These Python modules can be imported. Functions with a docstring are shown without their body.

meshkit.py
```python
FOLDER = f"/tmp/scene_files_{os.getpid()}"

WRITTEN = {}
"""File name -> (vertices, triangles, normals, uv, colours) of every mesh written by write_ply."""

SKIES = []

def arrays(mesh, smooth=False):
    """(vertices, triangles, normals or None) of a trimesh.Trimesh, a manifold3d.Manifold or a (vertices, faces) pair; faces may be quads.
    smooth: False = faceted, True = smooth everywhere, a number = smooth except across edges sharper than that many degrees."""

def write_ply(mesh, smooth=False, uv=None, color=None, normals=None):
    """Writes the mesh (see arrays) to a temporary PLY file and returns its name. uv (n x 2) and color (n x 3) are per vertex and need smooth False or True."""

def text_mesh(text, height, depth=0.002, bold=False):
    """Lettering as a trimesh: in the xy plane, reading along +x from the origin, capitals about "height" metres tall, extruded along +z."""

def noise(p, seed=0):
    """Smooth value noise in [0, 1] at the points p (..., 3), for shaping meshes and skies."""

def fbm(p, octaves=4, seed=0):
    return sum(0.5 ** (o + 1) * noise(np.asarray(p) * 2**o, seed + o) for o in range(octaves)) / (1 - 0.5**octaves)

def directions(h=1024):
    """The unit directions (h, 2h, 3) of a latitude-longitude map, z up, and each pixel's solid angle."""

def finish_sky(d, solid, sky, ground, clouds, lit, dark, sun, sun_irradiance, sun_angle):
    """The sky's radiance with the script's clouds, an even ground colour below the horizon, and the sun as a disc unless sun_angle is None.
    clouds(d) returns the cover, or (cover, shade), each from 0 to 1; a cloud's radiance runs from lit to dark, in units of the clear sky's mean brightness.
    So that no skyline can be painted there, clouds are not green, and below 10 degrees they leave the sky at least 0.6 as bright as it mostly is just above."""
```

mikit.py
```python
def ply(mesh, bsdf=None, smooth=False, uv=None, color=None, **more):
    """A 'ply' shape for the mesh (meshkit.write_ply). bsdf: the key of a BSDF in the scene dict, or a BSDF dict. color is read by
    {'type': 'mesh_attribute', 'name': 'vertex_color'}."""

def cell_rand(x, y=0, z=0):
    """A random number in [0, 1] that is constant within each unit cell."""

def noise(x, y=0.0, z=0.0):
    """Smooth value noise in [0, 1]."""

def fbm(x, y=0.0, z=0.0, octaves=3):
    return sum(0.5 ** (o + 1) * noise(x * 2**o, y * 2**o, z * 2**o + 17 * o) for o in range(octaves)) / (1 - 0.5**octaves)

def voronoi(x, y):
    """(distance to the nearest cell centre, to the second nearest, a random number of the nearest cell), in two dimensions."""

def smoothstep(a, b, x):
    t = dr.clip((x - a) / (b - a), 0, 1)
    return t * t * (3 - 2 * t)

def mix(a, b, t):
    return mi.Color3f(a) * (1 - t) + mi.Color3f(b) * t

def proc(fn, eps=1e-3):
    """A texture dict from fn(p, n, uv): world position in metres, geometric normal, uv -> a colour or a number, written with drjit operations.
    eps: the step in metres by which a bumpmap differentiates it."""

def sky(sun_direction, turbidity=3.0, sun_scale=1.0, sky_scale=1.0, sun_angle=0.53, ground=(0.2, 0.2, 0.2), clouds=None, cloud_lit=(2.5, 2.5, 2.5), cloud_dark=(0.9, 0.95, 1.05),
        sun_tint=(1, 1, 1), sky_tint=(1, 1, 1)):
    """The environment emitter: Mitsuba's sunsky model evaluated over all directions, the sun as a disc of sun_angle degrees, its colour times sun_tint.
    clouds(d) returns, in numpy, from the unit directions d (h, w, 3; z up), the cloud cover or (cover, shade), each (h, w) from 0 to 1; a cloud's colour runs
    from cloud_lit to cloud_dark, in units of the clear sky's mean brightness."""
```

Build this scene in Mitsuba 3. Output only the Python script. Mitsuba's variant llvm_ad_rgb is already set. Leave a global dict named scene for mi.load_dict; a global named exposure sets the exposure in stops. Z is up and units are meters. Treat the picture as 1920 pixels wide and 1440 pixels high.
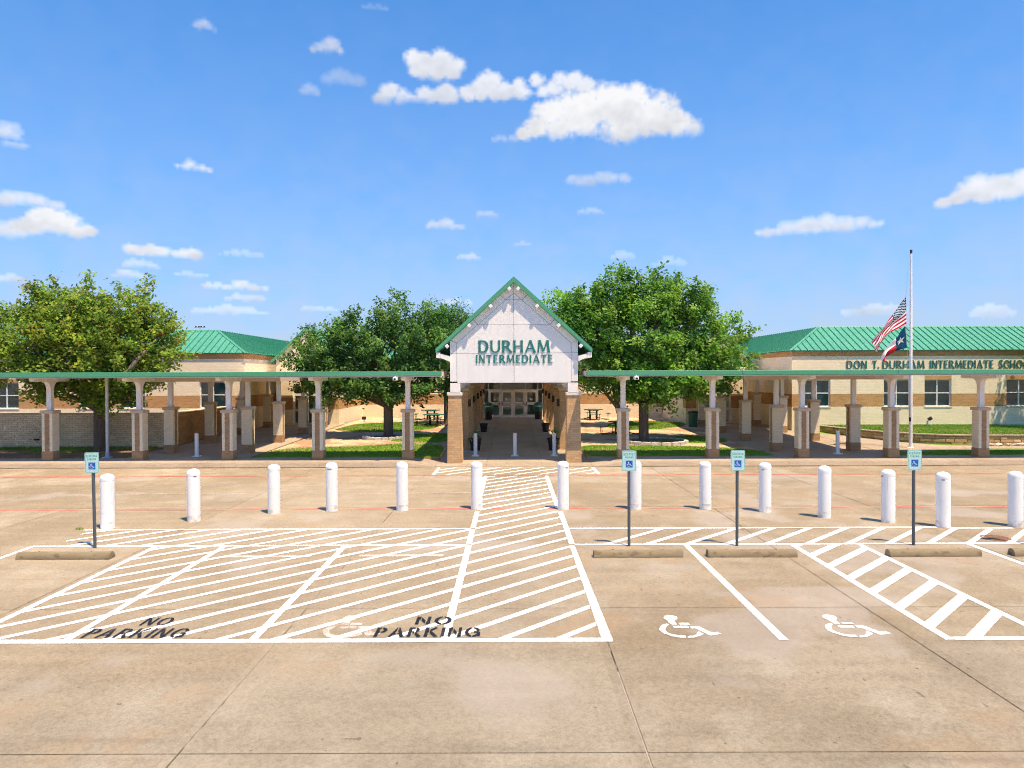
import math, random
import numpy as np
import trimesh
import mitsuba as mi
import drjit as dr
import mikit, meshkit
from mikit import proc, noise, fbm, voronoi, cell_rand, smoothstep, mix
from shapely.geometry import Polygon, LineString, Point, MultiPolygon, box as sbox
from shapely.ops import unary_union
from shapely import affinity

T = mi.ScalarTransform4f
rng = np.random.default_rng(7)
random.seed(7)
scene, labels = {}, {}

# ---------------------------------------------------------------- camera, sky, exposure
CAM_H, PITCH, ROLL = 3.6, math.radians(0.64), math.radians(0.2)
_up = np.array([math.sin(ROLL), 0, math.cos(ROLL)])
scene['camera'] = {'type': 'perspective', 'fov': 71.45, 'fov_axis': 'x', 'near_clip': 0.1, 'far_clip': 3000.0,
    'to_world': T().look_at(origin=[0, 0, CAM_H], target=[0, math.cos(PITCH), CAM_H - math.sin(PITCH)], up=_up.tolist())}
exposure = 2.18
SUN = (0.56, -0.62, 2.03)

# fair-weather clouds as (azimuth from +y to the right, elevation of the flat base, half width, height, cover), degrees
# the three large clouds as (base elevation, height, cover, puffs (azimuth, elevation, radius)), degrees
BIG = [(18.08, 4.4, 1.0, [(2.14, 19.18, 0.88), (3.43, 20.11, 1.4), (4.92, 20.45, 1.28), (6.41, 20.4, 1.68), (8.1, 20.51, 1.84), (9.57, 20.61, 1.68), (10.19, 21.42, 0.76), (10.81, 19.79, 1.68), (12.05, 19.34, 1.36), (13.28, 18.87, 1.12), (14.17, 18.43, 0.72), (5.56, 19.29, 1.4), (8.94, 19.15, 1.6), (3.86, 19.15, 1.12), (7.47, 20.91, 1.2), (1.07, 18.74, 0.56)]),
 (22.41, 2.2, 0.9, [(-7.89, 23.77, 0.68), (-6.83, 23.46, 0.8), (-5.56, 23.58, 0.88), (-4.37, 23.33, 0.68), (-7.26, 22.98, 0.72), (-4.71, 22.96, 0.64), (-5.99, 22.92, 0.72)]),
 (20.85, 2.0, 0.86, [(-9.57, 21.41, 0.68), (-10.19, 20.82, 0.6), (-8.52, 21.09, 0.72), (-6.83, 21.28, 0.72), (-5.14, 21.4, 0.8), (-3.43, 21.55, 0.64), (-1.72, 22.39, 0.8), (-2.36, 21.75, 0.8), (-0.43, 21.77, 0.72), (1.07, 21.68, 0.72), (2.14, 22.33, 0.68), (0.64, 22.2, 0.6), (3.86, 22.44, 0.72), (4.92, 22.27, 0.76), (5.86, 21.94, 0.72), (3.43, 21.94, 0.72), (2.57, 21.59, 0.56), (-1.29, 21.62, 0.64), (-7.68, 20.95, 0.48)])]
CLOUDS = [(0.0, 18.13, 1.72, 0.6, .4), (-14.45, 23.6, 1.2, 1.2, .6), (-15.69, 20.71, 0.6, 0.94, .35),
 (-13.15, 21.54, 1.46, 1.89, .28), (-23.12, 23.96, 0.86, 0.77, .45), (-23.99, 14.73, 1.2, 0.86, .8), (-34.43, 11.12, 2.49, 1.16, .8), (-32.7, 9.52, 2.49, 1.8, .95), (-35.44, 9.1, 1.2, 1.55, .8), (-26.03, 8.55, 2.58, 1.46, .9),
 (-27.5, 7.74, 1.29, 0.69, .6), (-28.17, 7.02, 1.12, 0.6, .6), (-35.58, 15.21, 1.03, 1.63, .8), (-34.72, 14.77, 0.6, 0.86, .45), (-35.21, 6.23, 0.94, 0.69, .6), (-21.28, 6.48, 2.49, 0.77, .75), (-20.53, 5.68, 1.72, 0.6, .55),
 (-21.65, 4.65, 3.0, 0.77, .5), (-24.2, 7.28, 1.29, 0.6, .35), (-20.72, 8.95, 1.72, 0.6, .3), (-5.31, 11.57, 1.72, 0.86, .65), (-1.93, 12.54, 1.03, 0.52, .35), (-3.43, 9.23, 1.03, 0.6, .55), (-4.37, 5.65, 1.29, 0.64, .5),
 (7.05, 14.84, 2.79, 1.29, .5), (6.33, 12.69, 1.12, 0.6, .4), (8.94, 9.09, 0.94, 0.94, .3), (12.46, 8.49, 1.29, 0.94, .25), (23.3, 10.33, 4.72, 1.29, .75), (21.28, 10.49, 2.15, 0.86, .7), (23.84, 10.36, 1.72, 1.29, .8),
 (33.99, 11.3, 3.43, 1.89, .9), (35.15, 11.21, 2.15, 2.06, .85), (26.99, 4.22, 2.36, 1.03, .45), (33.99, 3.69, 1.2, 1.2, .35), (0.86, 10.31, 0.77, 0.39, .3), (-10.69, 26.65, 1.2, 0.6, .2), (-15.09, 5.01, 1.46, 0.6, .3), (15.49, 4.69, 0.86, 0.86, .2)]
_r = random.Random(3)
for _ in range(70):                                          # the same kind of sky all round
    az = _r.uniform(44, 316)
    el = 4 + 30 * _r.random() ** 1.5
    w = _r.uniform(1, 4) * (0.5 + el / 40)
    CLOUDS.append((az if az < 180 else az - 360, el, w, w * _r.uniform(.3, .55), _r.uniform(.4, .95)))


def clouds(d):
    az = np.degrees(np.arctan2(d[..., 0], d[..., 1]))
    el = np.degrees(np.arcsin(np.clip(d[..., 2], -1, 1)))
    cover, shade = np.zeros(az.shape), np.zeros(az.shape)
    n1 = meshkit.fbm(np.stack([az * .55, el * .8, 0 * az], -1), 5, seed=3) - .5
    n2 = meshkit.fbm(np.stack([az * 1.6, el * 2.2, 0 * az + 9], -1), 4, seed=8) - .5
    r = random.Random(12)
    jobs = list(BIG)
    for a0, e0, w, h, op in CLOUDS:
        n = max(5, int(4.4 * w / h))
        puffs = []
        for k in range(n):
            u = -.82 + 1.64 * k / (n - 1) + r.uniform(-.08, .08)
            rad = h * (.17 + .30 * (1 - u * u) * r.uniform(.35, 1.2))
            puffs.append((a0 + u * w, e0 + rad * r.uniform(.7, 1.25), rad))
        jobs.append((e0, h, op, puffs))
    for e0, h, op, puffs in jobs:
        ac = sum(p[0] for p in puffs) / len(puffs)
        w = max(abs(p[0] - ac) + 2.2 * p[2] for p in puffs) + .4
        du = (az - ac + 180) % 360 - 180
        near = (np.abs(du) < w) & (el > e0 - h) & (el < e0 + 2 * h)
        if not near.any():
            continue
        a, e = du[near] + ac, el[near]
        nn = n1[near] * .9 + n2[near] * .9
        F = np.full(a.shape, -9.)
        for pa, pe, pr in puffs:
            F = np.maximum(F, 1 - ((a - pa) / (pr * 1.45)) ** 2 - ((e - pe) / pr) ** 2)
        F = F + nn * .95 + (meshkit.fbm(np.stack([a * 4.1, e * 5.0, 0 * a + 3], -1), 3, seed=21) - .5) * .55 - .02
        c = op * np.clip(F / (.62 if op > .8 else 1.0), 0, 1) ** 1.2 * np.clip((e - e0 + .16 * h + n1[near] * .5 * h) / (.28 * h), 0, 1)
        v = (e - e0) / h
        s_ = np.clip(.70 - v * 1.05 + n1[near] * 1.3 + n2[near] * .8, 0, 1) * .8 + (.2 if op < .7 else .03)
        old = cover[near]
        shade[near] = np.where(c > old, s_, shade[near])
        cover[near] = np.maximum(old, c)
    veil = .88 * np.exp(-np.maximum(el, 0) / 11.5) * (.75 + .5 * (n1 + .5))        # thin milky haze cloud low in the sky, all round
    shade = np.where(cover > .02, shade, 1.0)
    return np.maximum(cover, np.minimum(veil, .85) * (1 - cover) + cover), np.clip(shade, 0, 1)


scene['sky_light'] = mikit.sky(SUN, turbidity=3, sun_scale=0.88, sky_scale=1.2, sun_tint=(1.09, 1.01, .87), clouds=clouds, cloud_lit=(2.2, 2.2, 2.25), cloud_dark=(1.44, 1.48, 1.58),
                               sky_tint=(0.25, 0.69, 1.06), ground=(.33, .28, .22))

# ---------------------------------------------------------------- helpers
_count = {}


def num(name):
    k = _count.get(name, 0)
    _count[name] = k + 1
    return name if k == 0 else f'{name}_{k:03d}'


def thing(name, label, cat, group=None, kind=None):
    key = num(name)
    labels[key] = {'label': label, 'category': cat}
    if group:
        labels[key]['group'] = group
    if kind:
        labels[key]['kind'] = kind
    return key


def structure(name, label=None):
    key = num(name)
    labels[key] = {'kind': 'structure'}
    if label:
        labels[key]['label'] = label
    return key


def put(key, mesh, bsdf, smooth=False, **kw):
    if isinstance(mesh, list):
        mesh = trimesh.util.concatenate(mesh)
    scene[key] = mikit.ply(mesh, bsdf, smooth=smooth, **kw)
    return key


def part(parent, name, mesh, bsdf, smooth=False, **kw):
    return put(num(parent + '__' + name), mesh, bsdf, smooth, **kw)


def sub(parent, name):
    return num(parent + '__' + name)


def bx(x0, x1, y0, y1, z0, z1):
    m = trimesh.creation.box(extents=(x1 - x0, y1 - y0, z1 - z0))
    m.apply_translation(((x0 + x1) / 2, (y0 + y1) / 2, (z0 + z1) / 2))
    return m


def cbx(x0, x1, y0, y1, z0, z1, c=0.01):
    p = []
    for sx in (0, 1):
        for sy in (0, 1):
            for sz in (0, 1):
                X, Y, Z = (x0, x1)[sx], (y0, y1)[sy], (z0, z1)[sz]
                dx, dy, dz = (c, -c)[sx], (c, -c)[sy], (c, -c)[sz]
                p += [(X, Y + dy, Z + dz), (X + dx, Y, Z + dz), (X + dx, Y + dy, Z)]
    return trimesh.convex.convex_hull(np.array(p))


def hull(p):
    return trimesh.convex.convex_hull(np.array(p, float))


def polys(g):
    if g.is_empty:
        return []
    return [q for q in getattr(g, 'geoms', [g]) if q.geom_type == 'Polygon' and q.area > 1e-6]


def ext(g, h):
    return [trimesh.creation.extrude_polygon(q, h, engine='earcut') for q in polys(g)]


def prism_xy(g, z0, z1):
    m = trimesh.util.concatenate(ext(g, z1 - z0))
    m.apply_translation((0, 0, z0))
    return m


def prism_xz(g, y0, y1):
    """polygon in (x, z) stretched along y"""
    m = trimesh.util.concatenate(ext(g, y1 - y0))
    v = m.vertices.copy()
    m.vertices = np.stack([v[:, 0], y1 - v[:, 2], v[:, 1]], 1)
    return m


def prism_yz(g, x0, x1):
    m = trimesh.util.concatenate(ext(g, x1 - x0))
    v = m.vertices.copy()
    m.vertices = np.stack([x0 + v[:, 2], v[:, 0], v[:, 1]], 1)
    return m


def sheet(g, z):
    out = []
    for q in polys(g):
        v, f = trimesh.creation.triangulate_polygon(q, engine='earcut')
        m = trimesh.Trimesh(np.column_stack([v, np.full(len(v), z)]), f, process=False)
        if m.face_normals[:, 2].mean() < 0:
            m.invert()
        out.append(m)
    return trimesh.util.concatenate(out)


def cyl(x, y, z0, z1, r, n=20, r1=None):
    a = np.arange(n) * 2 * np.pi / n
    r1 = r if r1 is None else r1
    return hull([(x + r * math.cos(t), y + r * math.sin(t), z0) for t in a] + [(x + r1 * math.cos(t), y + r1 * math.sin(t), z1) for t in a])


def lathe(profile, x, y, z, n=32):
    m = trimesh.creation.revolve(np.array(profile, float), sections=n)
    m.apply_translation((x, y, z))
    return m


def tube(pts, rad, sides=8):
    p = np.asarray(pts, float)
    rad = np.broadcast_to(rad, (len(p),))
    t = np.gradient(p, axis=0)
    t /= np.linalg.norm(t, axis=1, keepdims=True) + 1e-9
    a = np.cross(t, np.where(np.abs(t[:, 2:]) < .9, [0, 0, 1.], [1., 0, 0]))
    a /= np.linalg.norm(a, axis=1, keepdims=True) + 1e-9
    b = np.cross(t, a)
    g = np.arange(sides) * 2 * np.pi / sides
    v = p[:, None] + rad[:, None, None] * (np.cos(g)[None, :, None] * a[:, None] + np.sin(g)[None, :, None] * b[:, None])
    i, j = np.meshgrid(np.arange(len(p) - 1), np.arange(sides), indexing='ij')
    q = np.stack([i * sides + j, i * sides + (j + 1) % sides, (i + 1) * sides + (j + 1) % sides, (i + 1) * sides + j], -1).reshape(-1, 4)
    f = np.vstack([q[:, [0, 1, 2]], q[:, [0, 2, 3]]])
    n = len(v)
    caps = [[0, k + 1, k] for k in range(1, sides - 1)] + [[(n - 1) * sides, (n - 1) * sides + k, (n - 1) * sides + k + 1] for k in range(1, sides - 1)]
    m = trimesh.Trimesh(v.reshape(-1, 3), np.vstack([f, caps]), process=False)
    if m.volume < 0:
        m.invert()
    return m


def gz(y):
    return np.where(y < 28.3, .15, np.where(y < 46, .15 + (y - 28.3) * .018, .4686))


def ground_slab(g, top=0.0, depth=.3):
    """a solid whose top follows the courtyard's gentle rise"""
    out = []
    for lo, hi in ((-100, 28.3), (28.3, 46), (46, 200)):
        for q in polys(g.intersection(sbox(-200, lo, 200, hi))):
            m = trimesh.creation.extrude_polygon(q, 1.0, engine='earcut')
            v = m.vertices.copy()
            v[:, 2] = gz(v[:, 1]) + top - np.where(v[:, 2] > .5, 0, depth)
            m.vertices = v
            out.append(m)
    return trimesh.util.concatenate(out)


# ---------------------------------------------------------------- materials
def rgb(c):
    return {'type': 'rgb', 'value': list(c)}


def mat(key, color, rough=.6, metallic=0.0, spec=.4, **kw):
    scene[key] = {'type': 'twosided', 'bsdf': {'type': 'principled', 'base_color': color if isinstance(color, dict) else rgb(color), 'roughness': rough, 'metallic': metallic, 'specular': spec, **kw}}
    return key


def concrete_fn(p, n, uv):
    big = fbm(p.x * .22, p.y * .22, 3.1, 3)
    mid = fbm(p.x * .9, p.y * .45 + 5, 1.7, 3)
    blotch = fbm(p.x * 2.2 + 40, p.y * 2.2, 6.7, 4)
    streak = fbm(p.x * .5 + 7, p.y * 4.5, 2.0, 3)
    fine = noise(p.x * 26, p.y * 26, 4.0)
    grit = noise(p.x * 75, p.y * 75, 8.0)
    slab = cell_rand(dr.floor((p.x + 7.75) / 4.45), dr.floor((p.y - 6.76) / 4.24), 5)
    tan = mix((.240, .191, .124), (.305, .248, .170), smoothstep(.3, .72, big * .5 + mid * .5))
    grey = mix((.274, .236, .172), (.330, .288, .216), smoothstep(.35, .65, mid))
    lane = smoothstep(9.9, 8.9, p.y + (big - .5) * 2.5)                 # the driving lane has bleached greyer than the bays
    base = mix(tan, grey, dr.clip(lane * .75 + smoothstep(.50, .66, blotch) * .55 + (slab - .5) * .45, 0, 1))
    base = base * (1 + (streak - .5) * .22 + (blotch - .5) * .20 + (fine - .5) * .20 + (grit - .5) * .30 + (slab - .5) * .10)
    stain = smoothstep(.58, .74, fbm(p.x * .42 + 31, p.y * .42 + 11, 7.0, 4)) * .22
    pale = smoothstep(.60, .74, fbm(p.x * .6 + 3, p.y * .6 + 71, 2.0, 4)) * .45
    drip = smoothstep(.950, .968, noise(p.x * 11.1 + 9, p.y * 9.1, 6.0)) * smoothstep(.50, .62, noise(p.x * .5, p.y * .5 + 40, 3.0)) * .5
    rust = smoothstep(.70, .80, fbm(p.x * .8 + 50, p.y * .8, 1.0, 4)) * .25
    # tyre marks: faint dark bands along the lane, broken up
    tyre = smoothstep(.10, .0, dr.abs(dr.abs(p.y - 6.0 + .25 * dr.sin(p.x * .23)) - .82)) * smoothstep(.42, .66, fbm(p.x * .5 + 3, p.y * 2, 9.0, 3)) * .22
    base = mix(base, mi.Color3f(.20, .165, .13), stain * .8)
    base = mix(base, mi.Color3f(.36, .325, .285), pale)
    base = mix(base, mi.Color3f(.34, .22, .12), rust)
    base = mix(base, mi.Color3f(.14, .12, .10), tyre)
    return mix(base, mi.Color3f(.07, .055, .045), drip)


mat('lot_concrete', proc(concrete_fn), .9, spec=.2)


def joint_fn(p, n, uv):
    k = smoothstep(.60, .66, noise(p.x * 1.1, p.y * 1.1, 2.0) * .7 + noise(p.x * 6, p.y * 6, 1.0) * .3)
    return mix((.42, .375, .32), (.08, .065, .05), k)


mat('joint_filler', proc(joint_fn), .9, spec=.1)


def walk_fn(p, n, uv):
    a = fbm(p.x * .8, p.y * .8, 1.0, 4)
    b = noise(p.x * 30, p.y * 30, 2.0)
    c = mix((.27, .215, .155), (.37, .305, .235), a) * (1 + (b - .5) * .2)
    return mix(c, mi.Color3f(.24, .19, .14), smoothstep(.60, .76, fbm(p.x * 1.7 + 8, p.y * 1.7, 4.0, 4)) * .35)


mat('walk_concrete', proc(walk_fn), .9, spec=.2)


def gutter_fn(p, n, uv):
    a = fbm(p.x * .5, p.y * 5, p.z * 5, 4)
    return mix((.085, .065, .045), (.30, .235, .165), smoothstep(.38, .70, a))


mat('kerb_grime', proc(gutter_fn), .95, spec=.1)


def paint_fn(p, n, uv):
    w = fbm(p.x * 3.0, p.y * 3.0, 2.0, 3)
    g = noise(p.x * 45, p.y * 45, 1.0)
    c = mix((.80, .79, .76), (.88, .88, .87), w) * (1 + (g - .5) * .08)
    return mix(c, mi.Color3f(.60, .50, .40), smoothstep(.66, .78, fbm(p.x * 5 + 3, p.y * 5, 9.0, 4)) * .55)


mat('white_paint', proc(paint_fn), .75, spec=.3)


def worn_fn(a, b, sx, lo, hi):
    def fn(p, n, uv):
        w = fbm(p.x * sx, p.y * sx, 2.0, 4)
        g = noise(p.x * 40, p.y * 40, 1.0)
        return mix(a, b, smoothstep(lo, hi, w * .75 + g * .25))
    return fn


mat('faded_paint', proc(worn_fn((.55, .50, .44), (.36, .28, .20), 3.5, .40, .72)), .85, spec=.2)
mat('red_paint', proc(worn_fn((.50, .07, .065), (.45, .26, .19), 1.6, .50, .70)), .85, spec=.2)
mat('pink_paint', proc(worn_fn((.60, .14, .12), (.42, .29, .20), 1.3, .42, .66)), .85, spec=.2)
mat('black_paint', proc(worn_fn((.014, .018, .026), (.035, .037, .042), 6, .5, .75)), .8, spec=.25)


def brick(face_a, face_b, mortar, cw=.29, ch=.092, tone=.22):
    def fn(p, n, uv):
        s = dr.select(dr.abs(n.x) > dr.abs(n.y), p.y, p.x)
        row = dr.floor(p.z / ch)
        u = s / cw + .5 * (row - 2 * dr.floor(row / 2))
        cu, fu, fv = dr.floor(u), u - dr.floor(u), p.z / ch - row
        m = dr.maximum(dr.select((fu < .045), 1.0, 0.0), dr.select(fv < .13, 1.0, 0.0))
        r = cell_rand(cu, row, 3)
        c = mix(face_a, face_b, r) * (1 + (fbm(s * 1.1, p.z * 1.1, p.y, 3) - .5) * tone + (noise(s * 40, p.z * 40, 1.0) - .5) * .1)
        return mix(c, mi.Color3f(*mortar), m * .85)
    return proc(fn)


mat('cream_brick', brick((.81, .695, .49), (.87, .765, .57), (.73, .60, .43), tone=.12), .85, spec=.2)
mat('weathered_brick', brick((.68, .52, .33), (.84, .69, .47), (.24, .165, .10), tone=.5), .9, spec=.1)
mat('brown_brick', brick((.43, .235, .095), (.53, .31, .14), (.50, .34, .20), tone=.3), .85, spec=.2)
mat('red_brown_brick', brick((.36, .215, .11), (.45, .28, .15), (.38, .27, .17), tone=.2), .85, spec=.2)
mat('tan_brick', brick((.47, .30, .155), (.60, .40, .22), (.36, .24, .14), cw=.25, tone=.2), .85, spec=.2)
mat('cast_stone', proc(lambda p, n, uv: mix((.54, .43, .30), (.63, .52, .38), fbm(p.x * 3, p.y * 3, p.z * 3, 3))), .85, spec=.2)
mat('pale_cap', proc(lambda p, n, uv: mix((.70, .63, .56), (.78, .73, .68), fbm(p.x * 3, p.y * 3, p.z * 3, 3))), .8, spec=.2)


def panel_fn(p, n, uv):
    streak = smoothstep(.52, .75, noise(p.x * 9, p.z * .7, 3.0) * .6 + noise(p.x * 2.3, p.z * 2.0, 1.0) * .4)
    return mix((.875, .87, .845), (.79, .78, .755), streak * .45)


scene['white_panel'] = {'type': 'twosided', 'bsdf': {'type': 'diffuse', 'reflectance': proc(panel_fn)}}
mat('white_steel', (.84, .84, .84), .45)
mat('tan_steel', (.66, .53, .43), .55)
mat('dark_joint', (.22, .21, .22), .8)
mat('green_metal', proc(lambda p, n, uv: mix((.075, .315, .175), (.10, .37, .215), noise(p.x * .35, p.y * .35, p.z))), .42, spec=.45)
mat('roof_green', proc(lambda p, n, uv: mix((.080, .325, .21), (.105, .375, .25), fbm(p.x * .8, p.y * .8, p.z, 2))), .38, spec=.5)
mat('seam_green', (.030, .20, .125), .5)
mat('gutter_dark', (.03, .12, .08), .5)
mat('letter_green', (.020, .19, .155), .5)
mat('letter_teal', (.035, .165, .15), .5)
mat('room_plaster', (.52, .50, .46), .9)
mat('blind', proc(lambda p, n, uv: mi.Color3f(.40, .41, .41) * (.85 + .3 * smoothstep(.2, .3, p.z * 20 - dr.floor(p.z * 20)))), .8)
mat('window_frame', (.74, .75, .78), .4)
mat('door_frame', (.84, .79, .70), .45)
mat('galvanized', proc(lambda p, n, uv: mix((.50, .52, .55), (.62, .64, .67), noise(p.x * 5, p.y * 5, p.z * 5))), .45, metallic=.3)
mat('sign_post', (.105, .125, .135), .5, metallic=.3)
mat('black_plastic', (.022, .023, .026), .5)
mat('dark_bronze', (.05, .035, .025), .5)
mat('bench_green', (.015, .115, .085), .4)
mat('bin_teal', (.012, .15, .125), .35)
mat('blue_grey_paint', (.36, .46, .62), .5)
mat('sign_face', (.47, .72, .72), .35)
mat('sign_green', (.02, .30, .17), .4)
mat('sign_blue', (.008, .12, .46), .4)
mat('stone_white', proc(lambda p, n, uv: mix((.42, .39, .36), (.66, .63, .60), noise(p.x * 6, p.y * 6, p.z * 6))), .9, spec=.1)
mat('poster', (.72, .68, .66), .7)
mat('rust_iron', proc(lambda p, n, uv: mix((.20, .10, .06), (.33, .19, .12), noise(p.x * 25, p.y * 25, 1.0))), .8, metallic=.2)
for i, (a, b) in enumerate([((.40, .26, .12), (.56, .39, .20)), ((.50, .37, .22), (.68, .54, .36)), ((.33, .23, .13), (.47, .34, .20))]):
    mat(f'ashlar_{i}', proc((lambda a, b: lambda p, n, uv: mix(a, b, fbm(p.x * 5, p.y * 5, p.z * 7, 3)))(a, b)), .9, spec=.15)
mat('rubble_pale', proc(lambda p, n, uv: mix((.55, .43, .31), (.80, .70, .57), noise(p.x * 7, p.y * 7, p.z * 7))), .9, spec=.1)


def bollard_fn(p, n, uv):
    g = fbm(p.x * 6, p.y * 6, p.z * 2.5, 3)
    chip = smoothstep(.70, .77, noise(p.x * 9, p.y * 9, 3.0 + p.z * 2)) * smoothstep(.03, .0, dr.abs(p.z - 1.128))
    run = smoothstep(.74, .80, noise(p.x * 22, p.y * 22, 1.0)) * smoothstep(.45, .75, noise(p.x * 3, p.y * 3, p.z * 2)) * dr.select((p.z < 1.12) & (p.z > .75), .35, 0.0)
    dirt = smoothstep(.45, .70, fbm(p.x * 9, p.y * 9, p.z * 6, 4)) * dr.select(p.z < .16, .6, 0.0)
    scuff = smoothstep(.74, .82, noise(p.x * 11, p.y * 11, p.z * 16)) * dr.select((p.z > .2) & (p.z < .7), .22, 0.0)
    c = mix((.84, .835, .81), (.905, .90, .875), g)
    c = mix(c, mi.Color3f(.16, .08, .045), chip * .9)
    c = mix(c, mi.Color3f(.55, .40, .28), run)
    c = mix(c, mi.Color3f(.45, .37, .28), dirt)
    return mix(c, mi.Color3f(.52, .47, .42), scuff)


mat('bollard_white', proc(bollard_fn), .4, spec=.45)


def stop_fn(p, n, uv):
    a = fbm(p.x * 3, p.y * 6, p.z * 6, 4)
    b = smoothstep(.55, .72, fbm(p.x * 7 + 4, p.y * 7, p.z * 11, 4))
    c = mix((.225, .175, .105), (.315, .255, .165), a) * (1 + (noise(p.x * 60, p.y * 60, p.z * 60) - .5) * .2)
    return mix(c, mi.Color3f(.10, .075, .05), b * .5)


mat('stop_concrete', proc(stop_fn), .95, spec=.1)


def turf_fn(p, n, uv):
    a = fbm(p.x * 1.3, p.y * 1.3, 1.0, 4)
    b = noise(p.x * 22, p.y * 22, 2.0)
    dry = smoothstep(.52, .70, fbm(p.x * .7 + 20, p.y * .9, 4.0, 4))
    return mix(mix((.10, .21, .016), (.19, .32, .04), a * .6 + b * .4), mi.Color3f(.29, .29, .10), dry * .5)


mat('turf', proc(turf_fn), .9, spec=.1)


def blade_fn(p, n, uv):
    a = fbm(p.x * 1.3, p.y * 1.3, 1.0, 3)
    b = cell_rand(p.x * 30, p.y * 30, 2)
    dry = smoothstep(.52, .70, fbm(p.x * .7 + 20, p.y * .9, 4.0, 4))
    return mix(mix((.11, .25, .018), (.25, .38, .06), a * .5 + b * .5), mi.Color3f(.36, .35, .13), dry * .5)


mat('grass_blade', proc(blade_fn), .8, spec=.15)


def granite_fn(p, n, uv):
    a = fbm(p.x * .5, p.y * .5, 1.0, 3)
    b = noise(p.x * 24, p.y * 24, 2.0)
    w = smoothstep(.50, .64, fbm(p.x * .9 + 4, p.y * .9, 5.0, 4))
    c = mix((.42, .285, .175), (.53, .385, .25), a) * (1 + (b - .5) * .3)
    return mix(c, mi.Color3f(.26, .145, .085) * (.75 + .5 * b), w * .7)


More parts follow.
